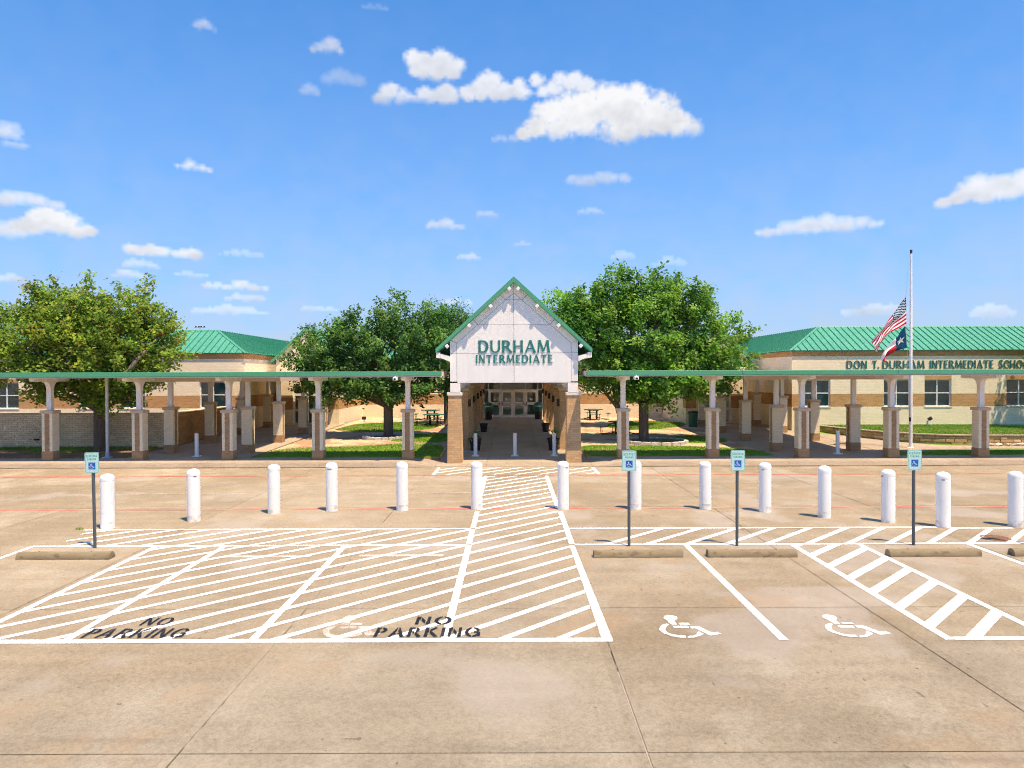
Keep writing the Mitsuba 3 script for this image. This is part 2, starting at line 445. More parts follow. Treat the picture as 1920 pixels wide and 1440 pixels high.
mat('granite_gravel', proc(granite_fn), .95, spec=.1)
mat('soil', proc(lambda p, n, uv: mix((.12, .075, .04), (.28, .19, .11), fbm(p.x * 3, p.y * 3, 1.0, 4)) * (1 + (noise(p.x * 40, p.y * 40, 2.0) - .5) * .5)), .95, spec=.1)
mat('bark', proc(lambda p, n, uv: mix((.085, .066, .052), (.24, .20, .165), fbm(p.x * 16, p.y * 16, p.z * 3.2, 4))), .95, spec=.1)
mat('stem', (.12, .10, .05), .9)
scene['leaf'] = {'type': 'principledthin', 'base_color': {'type': 'mesh_attribute', 'name': 'vertex_color'}, 'roughness': .38, 'diff_trans': .9, 'spec_trans': 0.0, 'eta': 1.35}
scene['pane_glass'] = {'type': 'thindielectric', 'int_ior': 1.5, 'specular_transmittance': rgb((.19, .40, .43))}
scene['door_glass'] = {'type': 'thindielectric', 'int_ior': 1.5, 'specular_transmittance': rgb((.34, .50, .44))}


def us_fn(p, n, uv):
    u, v = uv.x, uv.y
    stripe = dr.floor(v * 13)
    red = (stripe - 2 * dr.floor(stripe / 2)) < .5
    c = dr.select(red, mi.Color3f(.50, .022, .045), mi.Color3f(.80, .79, .80))
    canton = (u < .42) & (v < 7 / 13)
    cu, cv = u / .42 * 6, v * 13 / 7 * 5
    def dots(a, b):
        x, y = a - dr.floor(a) - .5, b - dr.floor(b) - .5
        return (dr.square(x) + dr.square(y * .9)) < .05
    star = dots(cu, cv) | (dots(cu + .5, cv + .5) & (cu > .5) & (cu < 5.5) & (cv > .5) & (cv < 4.5))
    c = dr.select(canton, dr.select(star, mi.Color3f(.78, .80, .82), mi.Color3f(.012, .075, .135)), c)
    return c


def texas_fn(p, n, uv):
    u, v = uv.x, uv.y
    c = dr.select(v < .5, mi.Color3f(.80, .79, .80), mi.Color3f(.52, .04, .045))
    x, y = (u - .19) * 1.55, -(v - .5)
    a = dr.atan2(x, y)
    k = 2 * math.pi / 5
    a = a - dr.floor(a / k + .5) * k
    r = dr.sqrt(x * x + y * y)
    # five-pointed star: inside the line from the tip (R, 0) to the notch (R*.382 at 36 degrees)
    R = .215
    tx, ty = R, 0.0
    nx_, ny_ = R * .382 * math.cos(math.pi / 5), R * .382 * math.sin(math.pi / 5)
    px, py = r * dr.cos(a), dr.abs(r * dr.sin(a))
    inside = ((nx_ - tx) * (py - ty) - (ny_ - ty) * (px - tx)) > 0
    return dr.select(u < .38, dr.select(inside, mi.Color3f(.80, .79, .76), mi.Color3f(.008, .062, .125)), c)


mat('us_flag', proc(us_fn), .8, spec=.1)
mat('texas_flag', proc(texas_fn), .8, spec=.1)


# ---------------------------------------------------------------- lettering (flared capitals built from strokes)
def stroke(p0, p1, w0, w1=None, waist=.8):
    w1 = w0 if w1 is None else w1
    p0, p1 = np.array(p0, float), np.array(p1, float)
    d = p1 - p0
    n = np.array([-d[1], d[0]]) / np.hypot(*d)
    L, R = [], []
    for t in np.linspace(0, 1, 9):
        k = waist + (1 - waist) * (2 * t - 1) ** 2
        w = (w0 + (w1 - w0) * t) * k / 2
        L.append(p0 + d * t + n * w)
        R.append(p0 + d * t - n * w)
    return Polygon(np.vstack([L, R[::-1]]))


def ell(cx, cy, rx, ry):
    return affinity.scale(Point(cx, cy).buffer(1, 24), rx, ry, origin=(cx, cy))


def half_ring(x, y0, y1, w, tv, th):
    """the bowl of D, P or R: from the stem at x"""
    cy, ry = (y0 + y1) / 2, (y1 - y0) / 2
    s = w * .35
    out = unary_union([ell(x + s, cy, w - s, ry), sbox(x, y0, x + s, y1)])
    inn = unary_union([ell(x + s, cy, w - s - tv, ry - th), sbox(x - 1, y0 + th, x + s, y1 - th)])
    return out.difference(inn).intersection(sbox(x, y0 - 1, x + 5, y1 + 1))


def spline(pts, n=10):
    p = np.array([pts[0]] + list(pts) + [pts[-1]], float)
    out = []
    for i in range(1, len(p) - 2):
        for t in np.linspace(0, 1, n, endpoint=False):
            a, b, c, d = p[i - 1], p[i], p[i + 1], p[i + 2]
            out.append(.5 * ((2 * b) + (c - a) * t + (2 * a - 5 * b + 4 * c - d) * t ** 2 + (3 * b - a - 3 * c + d) * t ** 3))
    return np.array(out + [p[-2]])


def glyph(ch, v=.15, h=.085, waist=.78):
    S = lambda a, b, w=v, w1=None: stroke(a, b, w, w1, waist)
    m = v / 2
    if ch == 'I': return S((m, 0), (m, 1)), v
    if ch == 'D': return unary_union([S((m, 0), (m, 1)), half_ring(m, 0, 1, .66, v, h)]), m + .66
    if ch == 'O': return ell(.42, .5, .42, .51).difference(ell(.42, .5, .42 - v, .51 - h)), .84
    if ch == 'C':
        g = ell(.42, .5, .42, .51).difference(ell(.42, .5, .42 - v, .51 - h))
        return g.difference(Polygon([(.46, .5), (1.2, .92), (1.2, .08)])), .74
    if ch == 'G':
        g = ell(.42, .5, .42, .51).difference(ell(.42, .5, .42 - v, .51 - h)).difference(Polygon([(.46, .47), (1.2, .92), (1.2, .47)]))
        g = g.difference(sbox(.6, .25, 1, .48))
        return unary_union([g, S((.74, .06), (.74, .46), v), sbox(.5, .40, .78, .40 + h * 1.1)]), .82
    if ch == 'U':
        g = ell(.37, .36, .37, .375).difference(ell(.37, .36, .37 - v * .8, .375 - h)).intersection(sbox(-1, -1, 2, .37))
        return unary_union([g, S((v * .45, .33), (v * .45, 1), v * .95), S((.74 - v * .38, .33), (.74 - v * .38, 1), v * .8)]), .74
    if ch in 'RP':
        g = [S((m, 0), (m, 1)), half_ring(m, .44, 1, .5, v, h)]
        if ch == 'R':
            g.append(S((.30, .50), (.68, .0), v * .95, v * 1.1))
        return unary_union(g), .70 if ch == 'R' else .58
    if ch == 'H': return unary_union([S((m, 0), (m, 1)), S((.74 - m, 0), (.74 - m, 1)), S((m, .52), (.74 - m, .52), h)]), .74
    if ch == 'A': return unary_union([S((.07, 0), (.40, 1), h * 1.15), S((.73, 0), (.40, 1.0), v * 1.1, v * .9), S((.17, .32), (.62, .32), h)]), .80
    if ch == 'M': return unary_union([S((.06, 0), (.15, 1), h * 1.2), S((.15, 1), (.45, .10), v), S((.45, .10), (.75, 1), h * 1.1), S((.75, 1), (.86, 0), v)]), .93
    if ch == 'N': return unary_union([S((m * .8, 0), (m * .8, 1), h * 1.25), S((m, .97), (.70 - m, .03), v), S((.70 - m * .8, 0), (.70 - m * .8, 1), h * 1.25)]), .70
    if ch == 'T': return unary_union([S((.33, 0), (.33, 1)), S((0, .955), (.66, .955), h * 1.15)]), .66
    if ch == 'E': return unary_union([S((m, 0), (m, 1)), S((m, .955), (.50, .955), h), S((m, .51), (.45, .51), h), S((m, .045), (.53, .045), h)]), .53
    if ch == 'L': return unary_union([S((m, 0), (m, 1)), S((m, .045), (.52, .045), h)]), .52
    if ch == 'K': return unary_union([S((m, 0), (m, 1)), S((.10, .48), (.60, 1), h * 1.2), S((.24, .60), (.68, 0), v)]), .70
    if ch == 'V': return unary_union([S((.06, 1), (.38, 0), v), S((.70, 1), (.38, 0), h * 1.2)]), .76
    if ch == 'S':
        p = spline([(.50, .83), (.40, .94), (.26, .955), (.12, .88), (.11, .74), (.24, .60), (.38, .48), (.46, .33), (.42, .14), (.28, .045), (.14, .06), (.03, .19)])
        return LineString(p).buffer((v + h) / 3.6, cap_style=2), .55
    if ch == '.': return sbox(.02, 0, .02 + v * 1.1, v * 1.1), .2
    return Polygon(), .35


def word_shapes(word, x0, x1, y0, height, gap=.16, **kw):
    """the letters of a word as polygons, fitted between x0 and x1"""
    gl = [glyph(c, **kw) for c in word]
    total = sum(a for _, a in gl) + gap * (len(gl) - 1)
    sx, x, out = (x1 - x0) / total, 0, []
    for g, a in gl:
        if not g.is_empty:
            out.append(affinity.affine_transform(g, [sx, 0, 0, height, x0 + x * sx, y0]))
        x += a + gap
    return out


# ---------------------------------------------------------------- ground and parking lot
put(structure('ground'), bx(-500, 500, -60, 900, -.5, -.06), 'soil')
lot = structure('parking_lot', 'pale tan concrete parking lot with white striped no-parking zone')
part(lot, 'base', bx(-34, 34, -8, 28.29, -.055, -.012), 'joint_filler')
XJ = [-34.45, -30, -25.55, -21.1, -16.65, -12.2, -7.75, -3.2, 1.28, 5.45, 9.8, 14.2, 18.6, 23.0, 27.4, 31.8, 34]
YJ = [-8, -5.96, -1.72, 2.52, 6.76, 11.0, 15.24, 19.48, 23.7, 27.75]
for i in range(len(XJ) - 1):
    for j in range(len(YJ) - 1):
        g = .009
        dz = random.uniform(-.0012, .0012)
        part(lot, 'slab', bx(XJ[i] + g, XJ[i + 1] - g, YJ[j] + g, YJ[j + 1] - g, -.03, dz), 'lot_concrete')
part(lot, 'gutter', bx(-34, 34, 27.757, 28.31, -.03, -.001), 'lot_concrete')
part(lot, 'gutter_grime', sheet(unary_union([Polygon([(x, 28.085 - .05 * random.random()) if k == 0 else (x, 28.188) for k in (0, 1) for x in (np.linspace(-34, 34, 60) if k == 0 else np.linspace(34, -34, 60))])]).difference(sbox(-3.6, 20, 3.7, 30)), .004), 'kerb_grime')

used = []


def lay(name, g, bsdf='white_paint', z=.006, keep=True):
    """paint, cut back where paint already lies so that no two sheets share a plane"""
    if keep and used:
        g = g.difference(unary_union(used).buffer(.002))
    if keep:
        used.append(g)
    for q in polys(g):
        part(lot, name, sheet(q, z), bsdf)


def vline(x, y0, y1, w=.11):
    return sbox(x - w / 2, y0, x + w / 2, y1)


def hline(y, x0, x1, w=.11):
    return sbox(x0, y - w / 2, x1, y + w / 2)


def jag(g):
    return g


# outlines
lay('painted_line', hline(9.66, -7.62, 1.36, .135))
lay('painted_line', Polygon([(1.215, 9.73), (1.36, 9.73), (1.31, 15.05), (1.21, 15.05)]))
lay('painted_line', vline(1.27, 15.2, 18.85, .12))
lay('painted_line', vline(1.235, 19.3, 25.6, .125))
lay('painted_line', vline(-.93, 9.73, 15.07, .12))
lay('painted_line', vline(-.935, 15.19, 16.7, .12))
lay('painted_line', vline(-.935, 16.82, 18.85, .12))
lay('painted_line', vline(-.96, 19.3, 25.6, .125))
lay('painted_line', hline(15.13, -10.25, -.99, .11))
lay('painted_line', hline(15.13, 1.33, 12.6, .11))
lay('painted_line', hline(16.76, -10.1, -.99, .10))
lay('painted_line', hline(16.74, 1.33, 10.0, .10))
lay('painted_line', hline(16.62, 10.25, 11.7, .10))
lay('painted_line', vline(-10.22, 9.6, 15.07))
lay('painted_line', vline(-7.57, 9.73, 15.07, .115))
lay('painted_line', vline(-6.12, 9.73, 15.07, .115))
lay('painted_line', vline(-3.56, 9.73, 15.07, .115))
lay('painted_line', vline(3.68, 9.62, 15.07, .12))
lay('painted_line', vline(5.93, 9.62, 15.07, .12))
lay('painted_line', vline(7.36, 9.73, 15.07, .12))
lay('painted_line', hline(9.66, 6.0, 7.42, .12))
lay('painted_line', vline(9.68, 9.62, 15.07, .12))
lay('painted_line', vline(12.3, 9.62, 15.07, .12))
# 45 degree stripes
left_zone = unary_union([sbox(-7.51, 9.73, -6.18, 15.07), sbox(-6.06, 9.73, -3.62, 15.07), sbox(-3.50, 9.73, -.99, 15.07),
                         Polygon([(-9.7, 15.2), (-.99, 15.2), (-.99, 16.71), (-9.9, 16.71), (-9.9, 15.9)]),
                         sbox(-.87, 9.73, 1.2, 15.1), sbox(-.87, 15.1, 1.2, 25.6)])
for k in range(-18, 40):
    c = 13.75 + .78 * k
    s = LineString([(-14, c - 14), (14, c + 14)]).buffer(.055 + .003 * ((k * 7) % 3), cap_style=2)
    lay('hatch_stripe', s.intersection(left_zone))
for k in range(13):
    x = 1.94 + .862 * k
    end = 16.70 if k not in (9, 10) else 16.45
    s = LineString([(x - 1, 14.1), (x + 3, 18.1)]).buffer(.066, cap_style=2)
    lay('hatch_stripe', s.intersection(sbox(1.33, 15.185, 13, end)))
for k in range(-1, 9):
    c = 8.20 - .8 * k
    s = LineString([(2, 2 + c), (14, 14 + c)]).buffer(.085, cap_style=2)
    lay('hatch_stripe', s.intersection(sbox(5.99, 9.73, 7.30, 15.07)))
cross_box = sbox(-2.82, 26.0, 3.1, 27.95)
lay('painted_line', vline(-2.88, 25.95, 27.95, .12))
lay('painted_line', vline(3.16, 25.95, 27.95, .12))
for k in range(-4, 12):
    c = 24.4 + .86 * k - 2.0
    s = LineString([(-8, c - 8), (8, c + 8)]).buffer(.055, cap_style=2)
    lay('hatch_stripe', s.intersection(cross_box))
# fire lane lines, under the white paint
lay('fire_lane_line', hline(25.75, -33, 33, .12), 'red_paint')
lay('fire_lane_line', hline(19.3, -33, 33, .14), 'pink_paint')
# faded marks of removed wheel stops and of an old symbol
lay('faded_mark', hline(14.22, -5.8, -4.04, .14), 'faded_paint')
lay('faded_mark', hline(14.26, -3.09, -1.39, .14), 'faded_paint')
lay('faded_mark', hline(21.9, -12.5, -1.2, .05), 'faded_paint')
WC = dict(head=[(.14, .84), (.18, .92), (.24, .94), (.31, .92), (.34, .87), (.34, .81), (.31, .74), (.27, .71), (.27, .53), (.19, .53), (.16, .75), (.14, .8)],
          arm=[(.31, .61), (.46, .60), (.46, .53), (.31, .53)], seat=[(.19, .48), (.41, .48), (.41, .39), (.2, .39)],
          leg=[(.44, .47), (.56, .47), (.67, .23), (.75, .21), (.76, .24), (.8, .16), (.63, .1), (.5, .37), (.44, .38)],
          w1=[(-.03, .32), (0, .43), (.05, .52), (.14, .58), (.16, .53), (.11, .48), (.07, .38), (.05, .31)],
          w2=[(-.03, .3), (.05, .3), (.07, .21), (.12, .15), (.2, .11), (.28, .1), (.27, .02), (.18, .03), (.09, .08), (.01, .19)],
          w3=[(.31, .08), (.39, .09), (.45, .14), (.48, .21), (.51, .27), (.55, .16), (.51, .11), (.41, .04), (.3, .01)])
SYMBOL = unary_union([Polygon(v).buffer(.008).buffer(-.008) for v in WC.values()])
for x, y in ((2.1, 9.70), (4.46, 9.70)):
    part(lot, 'wheelchair_symbol', sheet(affinity.translate(SYMBOL, x, y), .006), 'white_paint')
g = affinity.translate(SYMBOL.buffer(.01), -2.66, 9.74).difference(unary_union(used).buffer(.004))
part(lot, 'faded_wheelchair_symbol', sheet(g, .006), 'faded_paint')
# stencilled NO PARKING, black on top of the stripes
for (x0, x1, nx0, nx1) in ((-5.98, -4.58, -5.42, -5.01), (-1.93, -.46, -1.42, -.90)):
    for word, a, b, y0, hh in (('PARKING', x0, x1, 9.78, .36), ('NO', nx0, nx1, 10.27, .33)):
        out = []
        for ch, q in zip(word, word_shapes(word, a, b, y0, hh, gap=.2, v=.19, h=.135, waist=.95)):
            minx, _, maxx, _ = q.bounds
            w = maxx - minx
            if ch in 'OPRGA':
                q = q.difference(sbox(minx + w * .44, y0 - .1, minx + w * .52, y0 + hh + .1))
            if ch in 'NK':
                q = q.difference(sbox(minx + w * .30, y0 - .1, minx + w * .36, y0 + hh + .1))
            if ch == 'N':
                q = q.difference(sbox(minx + w * .66, y0 - .1, minx + w * .72, y0 + hh + .1))
            part(lot, 'stencil_letter', sheet(q, .0105), 'black_paint')

# manhole, weeds
mh = thing('manhole_cover', 'round rusty iron manhole cover set in the striped strip at far right', 'manhole cover')
part(mh, 'ring', lathe([(.24, -.02), (.24, .010), (.295, .010), (.295, -.02)], 10.62, 15.62, 0), 'rust_iron')
part(mh, 'lid', [lathe([(0, -.02), (0, .006), (.232, .006), (.232, -.02)], 10.62, 15.62, 0)] + [bx(10.62 + a - .03, 10.62 + a + .03, 15.62 + b - .03, 15.62 + b + .03, .004, .013) for a in np.arange(-.16, .17, .08) for b in np.arange(-.16, .17, .08) if a * a + b * b < .033], 'rust_iron')


# ---------------------------------------------------------------- kerb, pavement, courtyard
def kerb(x0, x1, name):
    k = structure('kerb')
    prof = Polygon([(28.19, -.05), (28.19, .022), (28.25, .035), (28.38, .118), (28.45, .145), (28.52, .15), (28.52, -.05)])
    xs = np.linspace(x0, x1, max(2, int(abs(x1 - x0) / 3.05)) + 1)
    for a, b in zip(xs[:-1], xs[1:]):
        part(k, 'kerb_stone', prism_yz(prof, a + .004, b - .004), 'walk_concrete')


kerb(-34, -4.4, 'left')
kerb(4.5, 34, 'right')
sw = structure('sidewalk')
part(sw, 'bed', bx(-34, 34, 28.46, 30.12, -.2, -.02), 'soil')
for a, b in ((-34, -4.4), (4.5, 34)):
    xs = np.linspace(a, b, 13)
    for x0, x1 in zip(xs[:-1], xs[1:]):
        part(sw, 'slab', ground_slab(sbox(x0 + .006, 28.526, x1 - .006, 30.1), 0.0, .15), 'walk_concrete')
for s, xa, xb in ((-1, -4.39, -3.1), (1, 4.49, 3.2)):
    P = [(xa, 28.19, .02), (xa, 28.5, .15), (xb, 28.19, .008), (xb, 30.1, .05), (xa, 30.1, .182)]
    part(sw, 'ramp', hull(P + [(x, y, -.05) for x, y, _ in P]), 'walk_concrete')


def fz(y):
    return float(np.clip(.012 + (y - 28.3) * .0245, .012, .455))


pf = structure('portico_floor')
ys = [28.29, 29.75, 31.9, 34.3, 36.7, 39.1, 41.5, 43.9, 46.4, 49, 51.6, 54.2]
xs = [-3.09, -1.05, 1.2, 3.19]
for y0, y1 in zip(ys[:-1], ys[1:]):
    for x0, x1 in zip(xs[:-1], xs[1:]):
        c = [(x, y, fz(y)) for x in (x0 + .006, x1 - .006) for y in (y0 + .006, y1 - .006)]
        part(pf, 'slab', hull(c + [(x, y, z - .2) for x, y, z in c]), 'walk_concrete')

court = structure('courtyard_ground')
part(court, 'gravel', ground_slab(sbox(-11.0, 30.11, -3.1, 54.1).union(sbox(3.2, 30.11, 11.1, 54.1)), .0, .3), 'granite_gravel')
for s in (-1, 1):
    w = structure('side_walkway')
    ys2 = [30.11, 32.6, 35.1, 37.6, 40.1, 42.6, 45.1, 47.9]
    for y0, y1 in zip(ys2[:-1], ys2[1:]):
        for a, b in ((11.1, 13.6), (13.6, 16.3)):
            x0, x1 = sorted((s * a, s * b))
            part(w, 'slab', ground_slab(sbox(x0 + .006, y0 + .006, x1 - .006, y1 - .006), .004, .2), 'walk_concrete')


# turf patches
def patch(pts):
    return Polygon(spline(pts + [pts[0]], 8)).buffer(0)


ldef = [
    ('left', [(-11.0, 30.15), (-7, 30.14), (-3.15, 30.13), (-3.12, 32.2), (-3.6, 34.4), (-5.4, 34.9), (-7.4, 33.9), (-9.3, 33.6), (-10.7, 32.6)]),
    ('left_rear', [(-10.6, 42.6), (-8.0, 41.3), (-5.7, 42.0), (-4.6, 44.6), (-5.4, 47.4), (-7.6, 48.0), (-10.0, 46.6)]),
    ('left_mid', [(-6.2, 36.4), (-4.0, 35.6), (-3.3, 37.2), (-3.4, 39.6), (-5.0, 39.8), (-6.1, 38.6)]),
    ('right', [(3.22, 30.13), (7, 30.14), (11.0, 30.15), (10.9, 31.8), (9.2, 33.2), (7.2, 33.6), (5.0, 33.9), (3.3, 33.6)]),
    ('right_mid', [(7.4, 35.6), (9.0, 34.9), (10.6, 35.4), (10.9, 37.0), (9.6, 38.2), (7.9, 37.4)]),
    ('right_rear', [(6.6, 41.8), (9.0, 42.6), (11.0, 45.2), (10.6, 47.8), (8.2, 48.2), (6.6, 46.6), (5.9, 43.8)])]
turf_polys = []
lawn = structure('lawn')
for n, pts in ldef:
    g = patch(pts).intersection(sbox(-11.08, 30.12, -3.11, 60).union(sbox(3.21, 30.12, 11.09, 60)))
    turf_polys.append((g, .02))
    part(lawn, 'turf', ground_slab(g, .02, .1), 'turf')
# the bed in front of the screen wall and the ground right of the right walkway
bed = structure('planting_bed')
part(bed, 'soil', ground_slab(sbox(-34, 30.11, -16.31, 42.0), -.004, .3), 'soil')
rg = structure('side_lawn')
part(rg, 'turf', ground_slab(sbox(16.31, 30.11, 36, 41.2), 0, .3), 'turf')
turf_polys.append((sbox(16.4, 30.2, 27, 31.6), .0))
pth = structure('path')
pg = unary_union([patch([(16.3, 31.6), (18.5, 31.9), (20.6, 32.2), (24, 32.4), (30, 32.3), (36, 32.4), (36, 33.2), (30, 33.1), (24.5, 33.3), (21, 33.4), (19.4, 34.6), (18.4, 36.5), (17.6, 38.6), (16.3, 39.2)]),
                  patch([(16.28, 30.8), (18.2, 31.2), (19.2, 32.5), (18, 34.6), (16.3, 35.6)])]).intersection(sbox(16.31, 30.11, 36, 42))
part(pth, 'concrete', ground_slab(pg, .012, .1), 'walk_concrete')

# ---------------------------------------------------------------- canopy columns and walkway canopies
shaft_cache = {}


def column(owner, x, y, zg, sideways=False, cap_h=2.07):
    c = sub(owner, 'column')
    w = .22
    z1 = zg + cap_h
    part(c, 'plinth', cbx(x - w - .012, x + w + .012, y - w - .012, y + w + .012, zg - .12, zg + .38, .008), 'red_brown_brick')
    part(c, 'shaft', bx(x - w, x + w, y - w, y + w, zg + .38, z1 - .13), 'cream_brick')
    for s in (-1, 1):
        a, b = sorted((s * w, s * (w + .006)))
        if sideways:
            part(c, 'inlay', bx(x + a, x + b, y - .1, y + .1, zg + .381, z1 - .131), 'red_brown_brick')
        else:
            part(c, 'inlay', bx(x - .1, x + .1, y + a, y + b, zg + .381, z1 - .131), 'red_brown_brick')
    part(c, 'cap', cbx(x - w - .055, x + w + .055, y - w - .055, y + w + .055, z1 - .13, z1, .018), 'cast_stone')
    return z1


def post_shape(z0, z1, t0, t1, w=.1):
    """post with haunches that curve out to the beam, in (depth, z)"""
    pts = [(-w, z0), (-w, z1 - .36)]
    pts += [(-w - (t0 - w) * (1 - math.cos(a)), z1 - .36 + .36 * math.sin(a)) for a in np.linspace(0, math.pi / 2, 8)[1:]]
    pts += [(w + (t1 - w) * (1 - math.cos(a)), z1 - .36 + .36 * math.sin(a)) for a in np.linspace(math.pi / 2, 0, 8)]
    pts += [(w, z1 - .36), (w, z0)]
    return Polygon(pts).buffer(0)


def canopy_beam(y0, y1, z0, z1):
    return Polygon([(y0, z0 + .05), (y0, z1), (y1, z1), (y1, z0 + .05), (y1 - .1, z0), (y0 + .1, z0)])


CANOPY_Y0, CANOPY_Y1, COL_Y = 28.2, 30.85, 29.6
for s, X0, X1, where in ((-1, -27.5, -2.79, 'left'), (1, 2.96, 27.6, 'right')):
    t = thing('walkway_canopy', f'long green-edged flat canopy on cream brick columns, {where} of the white gabled portico', 'canopy')
    part(t, 'deck', bx(X0 + .02, X1 - .02, CANOPY_Y0 + .05, CANOPY_Y1 - .05, 3.60, 3.775), 'tan_steel')
    xs = np.linspace(X0, X1, 5)
    for a, b in zip(xs[:-1], xs[1:]):
        part(t, 'fascia_panel', [cbx(a + .004, b - .004, CANOPY_Y0 - .03, CANOPY_Y0 + .045, 3.615, 3.80, .012)], 'green_metal')
        part(t, 'drip_edge', bx(a + .002, b - .002, CANOPY_Y0 - .012, CANOPY_Y0 + .045, 3.575, 3.608), 'tan_steel')
        part(t, 'rear_gutter', cbx(a + .004, b - .004, CANOPY_Y1 - .05, CANOPY_Y1 + .07, 3.60, 3.79, .012), 'green_metal')
    for e, xa in ((-1, X0), (1, X1)):
        part(t, 'end_cap', bx(xa - .01 if e < 0 else xa - .018, xa + .018 if e < 0 else xa + .01, CANOPY_Y0 + .05, CANOPY_Y1 - .05, 3.605, 3.79), 'tan_steel')
    first = -4.33 if s < 0 else 4.61
    for k in range(7 if s < 0 else 7):
        x = first + s * 3.72 * k
        if abs(x) > 27:
            break
        z1 = column(t, x, COL_Y, float(gz(COL_Y)))
        part(t, 'post', prism_yz(affinity.translate(post_shape(z1, 3.435, .42, .42), COL_Y, 0), x - .095, x + .095), 'white_steel')
        part(t, 'beam', prism_yz(canopy_beam(CANOPY_Y0 + .25, CANOPY_Y1 - .1, 3.435, 3.598), x - .1, x + .1), 'white_steel')
    cx = -4.4 - .05 if s < 0 else 4.69 + .1
    cam = thing('security_camera', f'small white security camera under the end of the {where} canopy', 'camera')
    xx = -4.62 if s < 0 else 4.92
    part(cam, 'housing', cbx(xx - .09, xx + .09, 28.05, 28.35, 3.43, 3.57, .03), 'white_steel')
    part(cam, 'lens', lathe([(0, .0), (.045, .0), (.045, .02), (0, .02)], 0, 0, 0, 16).apply_transform(trimesh.transformations.translation_matrix((xx, 28.05, 3.49)) @ trimesh.transformations.rotation_matrix(math.pi / 2, (1, 0, 0))), 'black_plastic')
    part(cam, 'bracket', bx(xx - .02, xx + .02, 28.15, 28.25, 3.57, 3.612), 'white_steel')

ROWS = [31.8, 36.0, 40.2, 44.4]
for s, where in ((-1, 'left'), (1, 'right')):
    t = thing('side_canopy', f'flat tan canopy on two rows of brick columns leading back to the {where} entrance', 'canopy')
    X0, X1 = sorted((s * 11.1, s * 15.95))
    part(t, 'deck', bx(X0, X1, 31.0, 46.0, 3.585, 3.69), 'tan_steel')
    for n, y0, y1, x0, x1 in (('edge_beam', 30.98, 31.10, min(s * 10.1, s * 17.2), max(s * 10.1, s * 17.2)), ('edge_beam', 45.86, 45.98, X0, X1), ('edge_beam', 31.105, 45.855, X0, X0 + .12), ('edge_beam', 31.105, 45.855, X1 - .12, X1)):
        part(t, n, bx(x0, x1, y0, y1, 3.40, 3.582), 'tan_steel')
    for y in ROWS:
        for xx in (11.8, 15.25):
            x = s * xx
            z1 = column(t, x, y, float(gz(y)), True)
            part(t, 'post', bx(x - .09, x + .09, y - .09, y + .09, z1, 3.43), 'white_steel')
        if True:
            xa, xb = sorted((s * 11.23, s * 15.82))
            part(t, 'beam', bx(xa, xb, y - .08, y + .08, 3.43, 3.583), 'tan_steel')
    for x, y in ((s * 13.5, 33.8), (s * 13.6, 38.2), (s * 13.5, 42.2), (s * 15.0, 38.4)):
        part(t, 'ceiling_lamp', cbx(x - .28, x + .28, y - .28, y + .28, 3.40, 3.583, .04), 'dark_bronze')

# ---------------------------------------------------------------- school wings
def wall_xz(owner, name, g, y0, y1, bsdf):
    for q in polys(g):
        part(owner, name, prism_xz(q, y0, y1), bsdf)


def window(owner, xc, yf, w, z0, z1, depth=.16):
    wd = sub(owner, 'window')
    yy = yf + depth
    x0, x1 = xc - w / 2, xc + w / 2
    f = .06
    xm, zm = xc, (z0 + z1) / 2
    fr = sbox(x0, z0, x1, z1)
    holes = [sbox(a, b, c, d) for a, c in ((x0 + f, xm - .03), (xm + .03, x1 - f)) for b, d in ((z0 + f, zm - .03), (zm + .03, z1 - f))]
    part(wd, 'frame', prism_xz(fr.difference(unary_union(holes)), yy - .06, yy + .02), 'window_frame')
    for h in holes:
        a, b, c, d = h.bounds
        v = np.array([[a, yy - .01, b], [c, yy - .01, b], [c, yy - .01, d], [a, yy - .01, d]])
        part(wd, 'pane', trimesh.Trimesh(v, [[0, 1, 2], [0, 2, 3]], process=False), 'pane_glass')
    part(wd, 'blind', bx(x0 + .01, x1 - .01, yy + .12, yy + .14, z0 + .01, z1 - .01), 'blind')
    part(wd, 'sill', cbx(x0 - .02, x1 + .02, yf - .035, yf + depth - .07, z0 - .075, z0 - .003, .01), 'cast_stone')


def seams(owner_roof, lines):
    for p0, p1, nrm in lines:
        p0, p1, nrm = (np.array(q, float) for q in (p0, p1, nrm))
        d = p1 - p0
        sd = np.cross(d, nrm)
        sd = sd / np.linalg.norm(sd) * .022
        up = nrm / np.linalg.norm(nrm) * .045
        lo = -nrm / np.linalg.norm(nrm) * .01
        part(owner_roof, 'seam', hull([p0 + lo + sd, p0 + lo - sd, p0 + up + sd * .7, p0 + up - sd * .7, p1 + lo + sd, p1 + lo - sd, p1 + up + sd * .7, p1 + up - sd * .7]), 'seam_green')


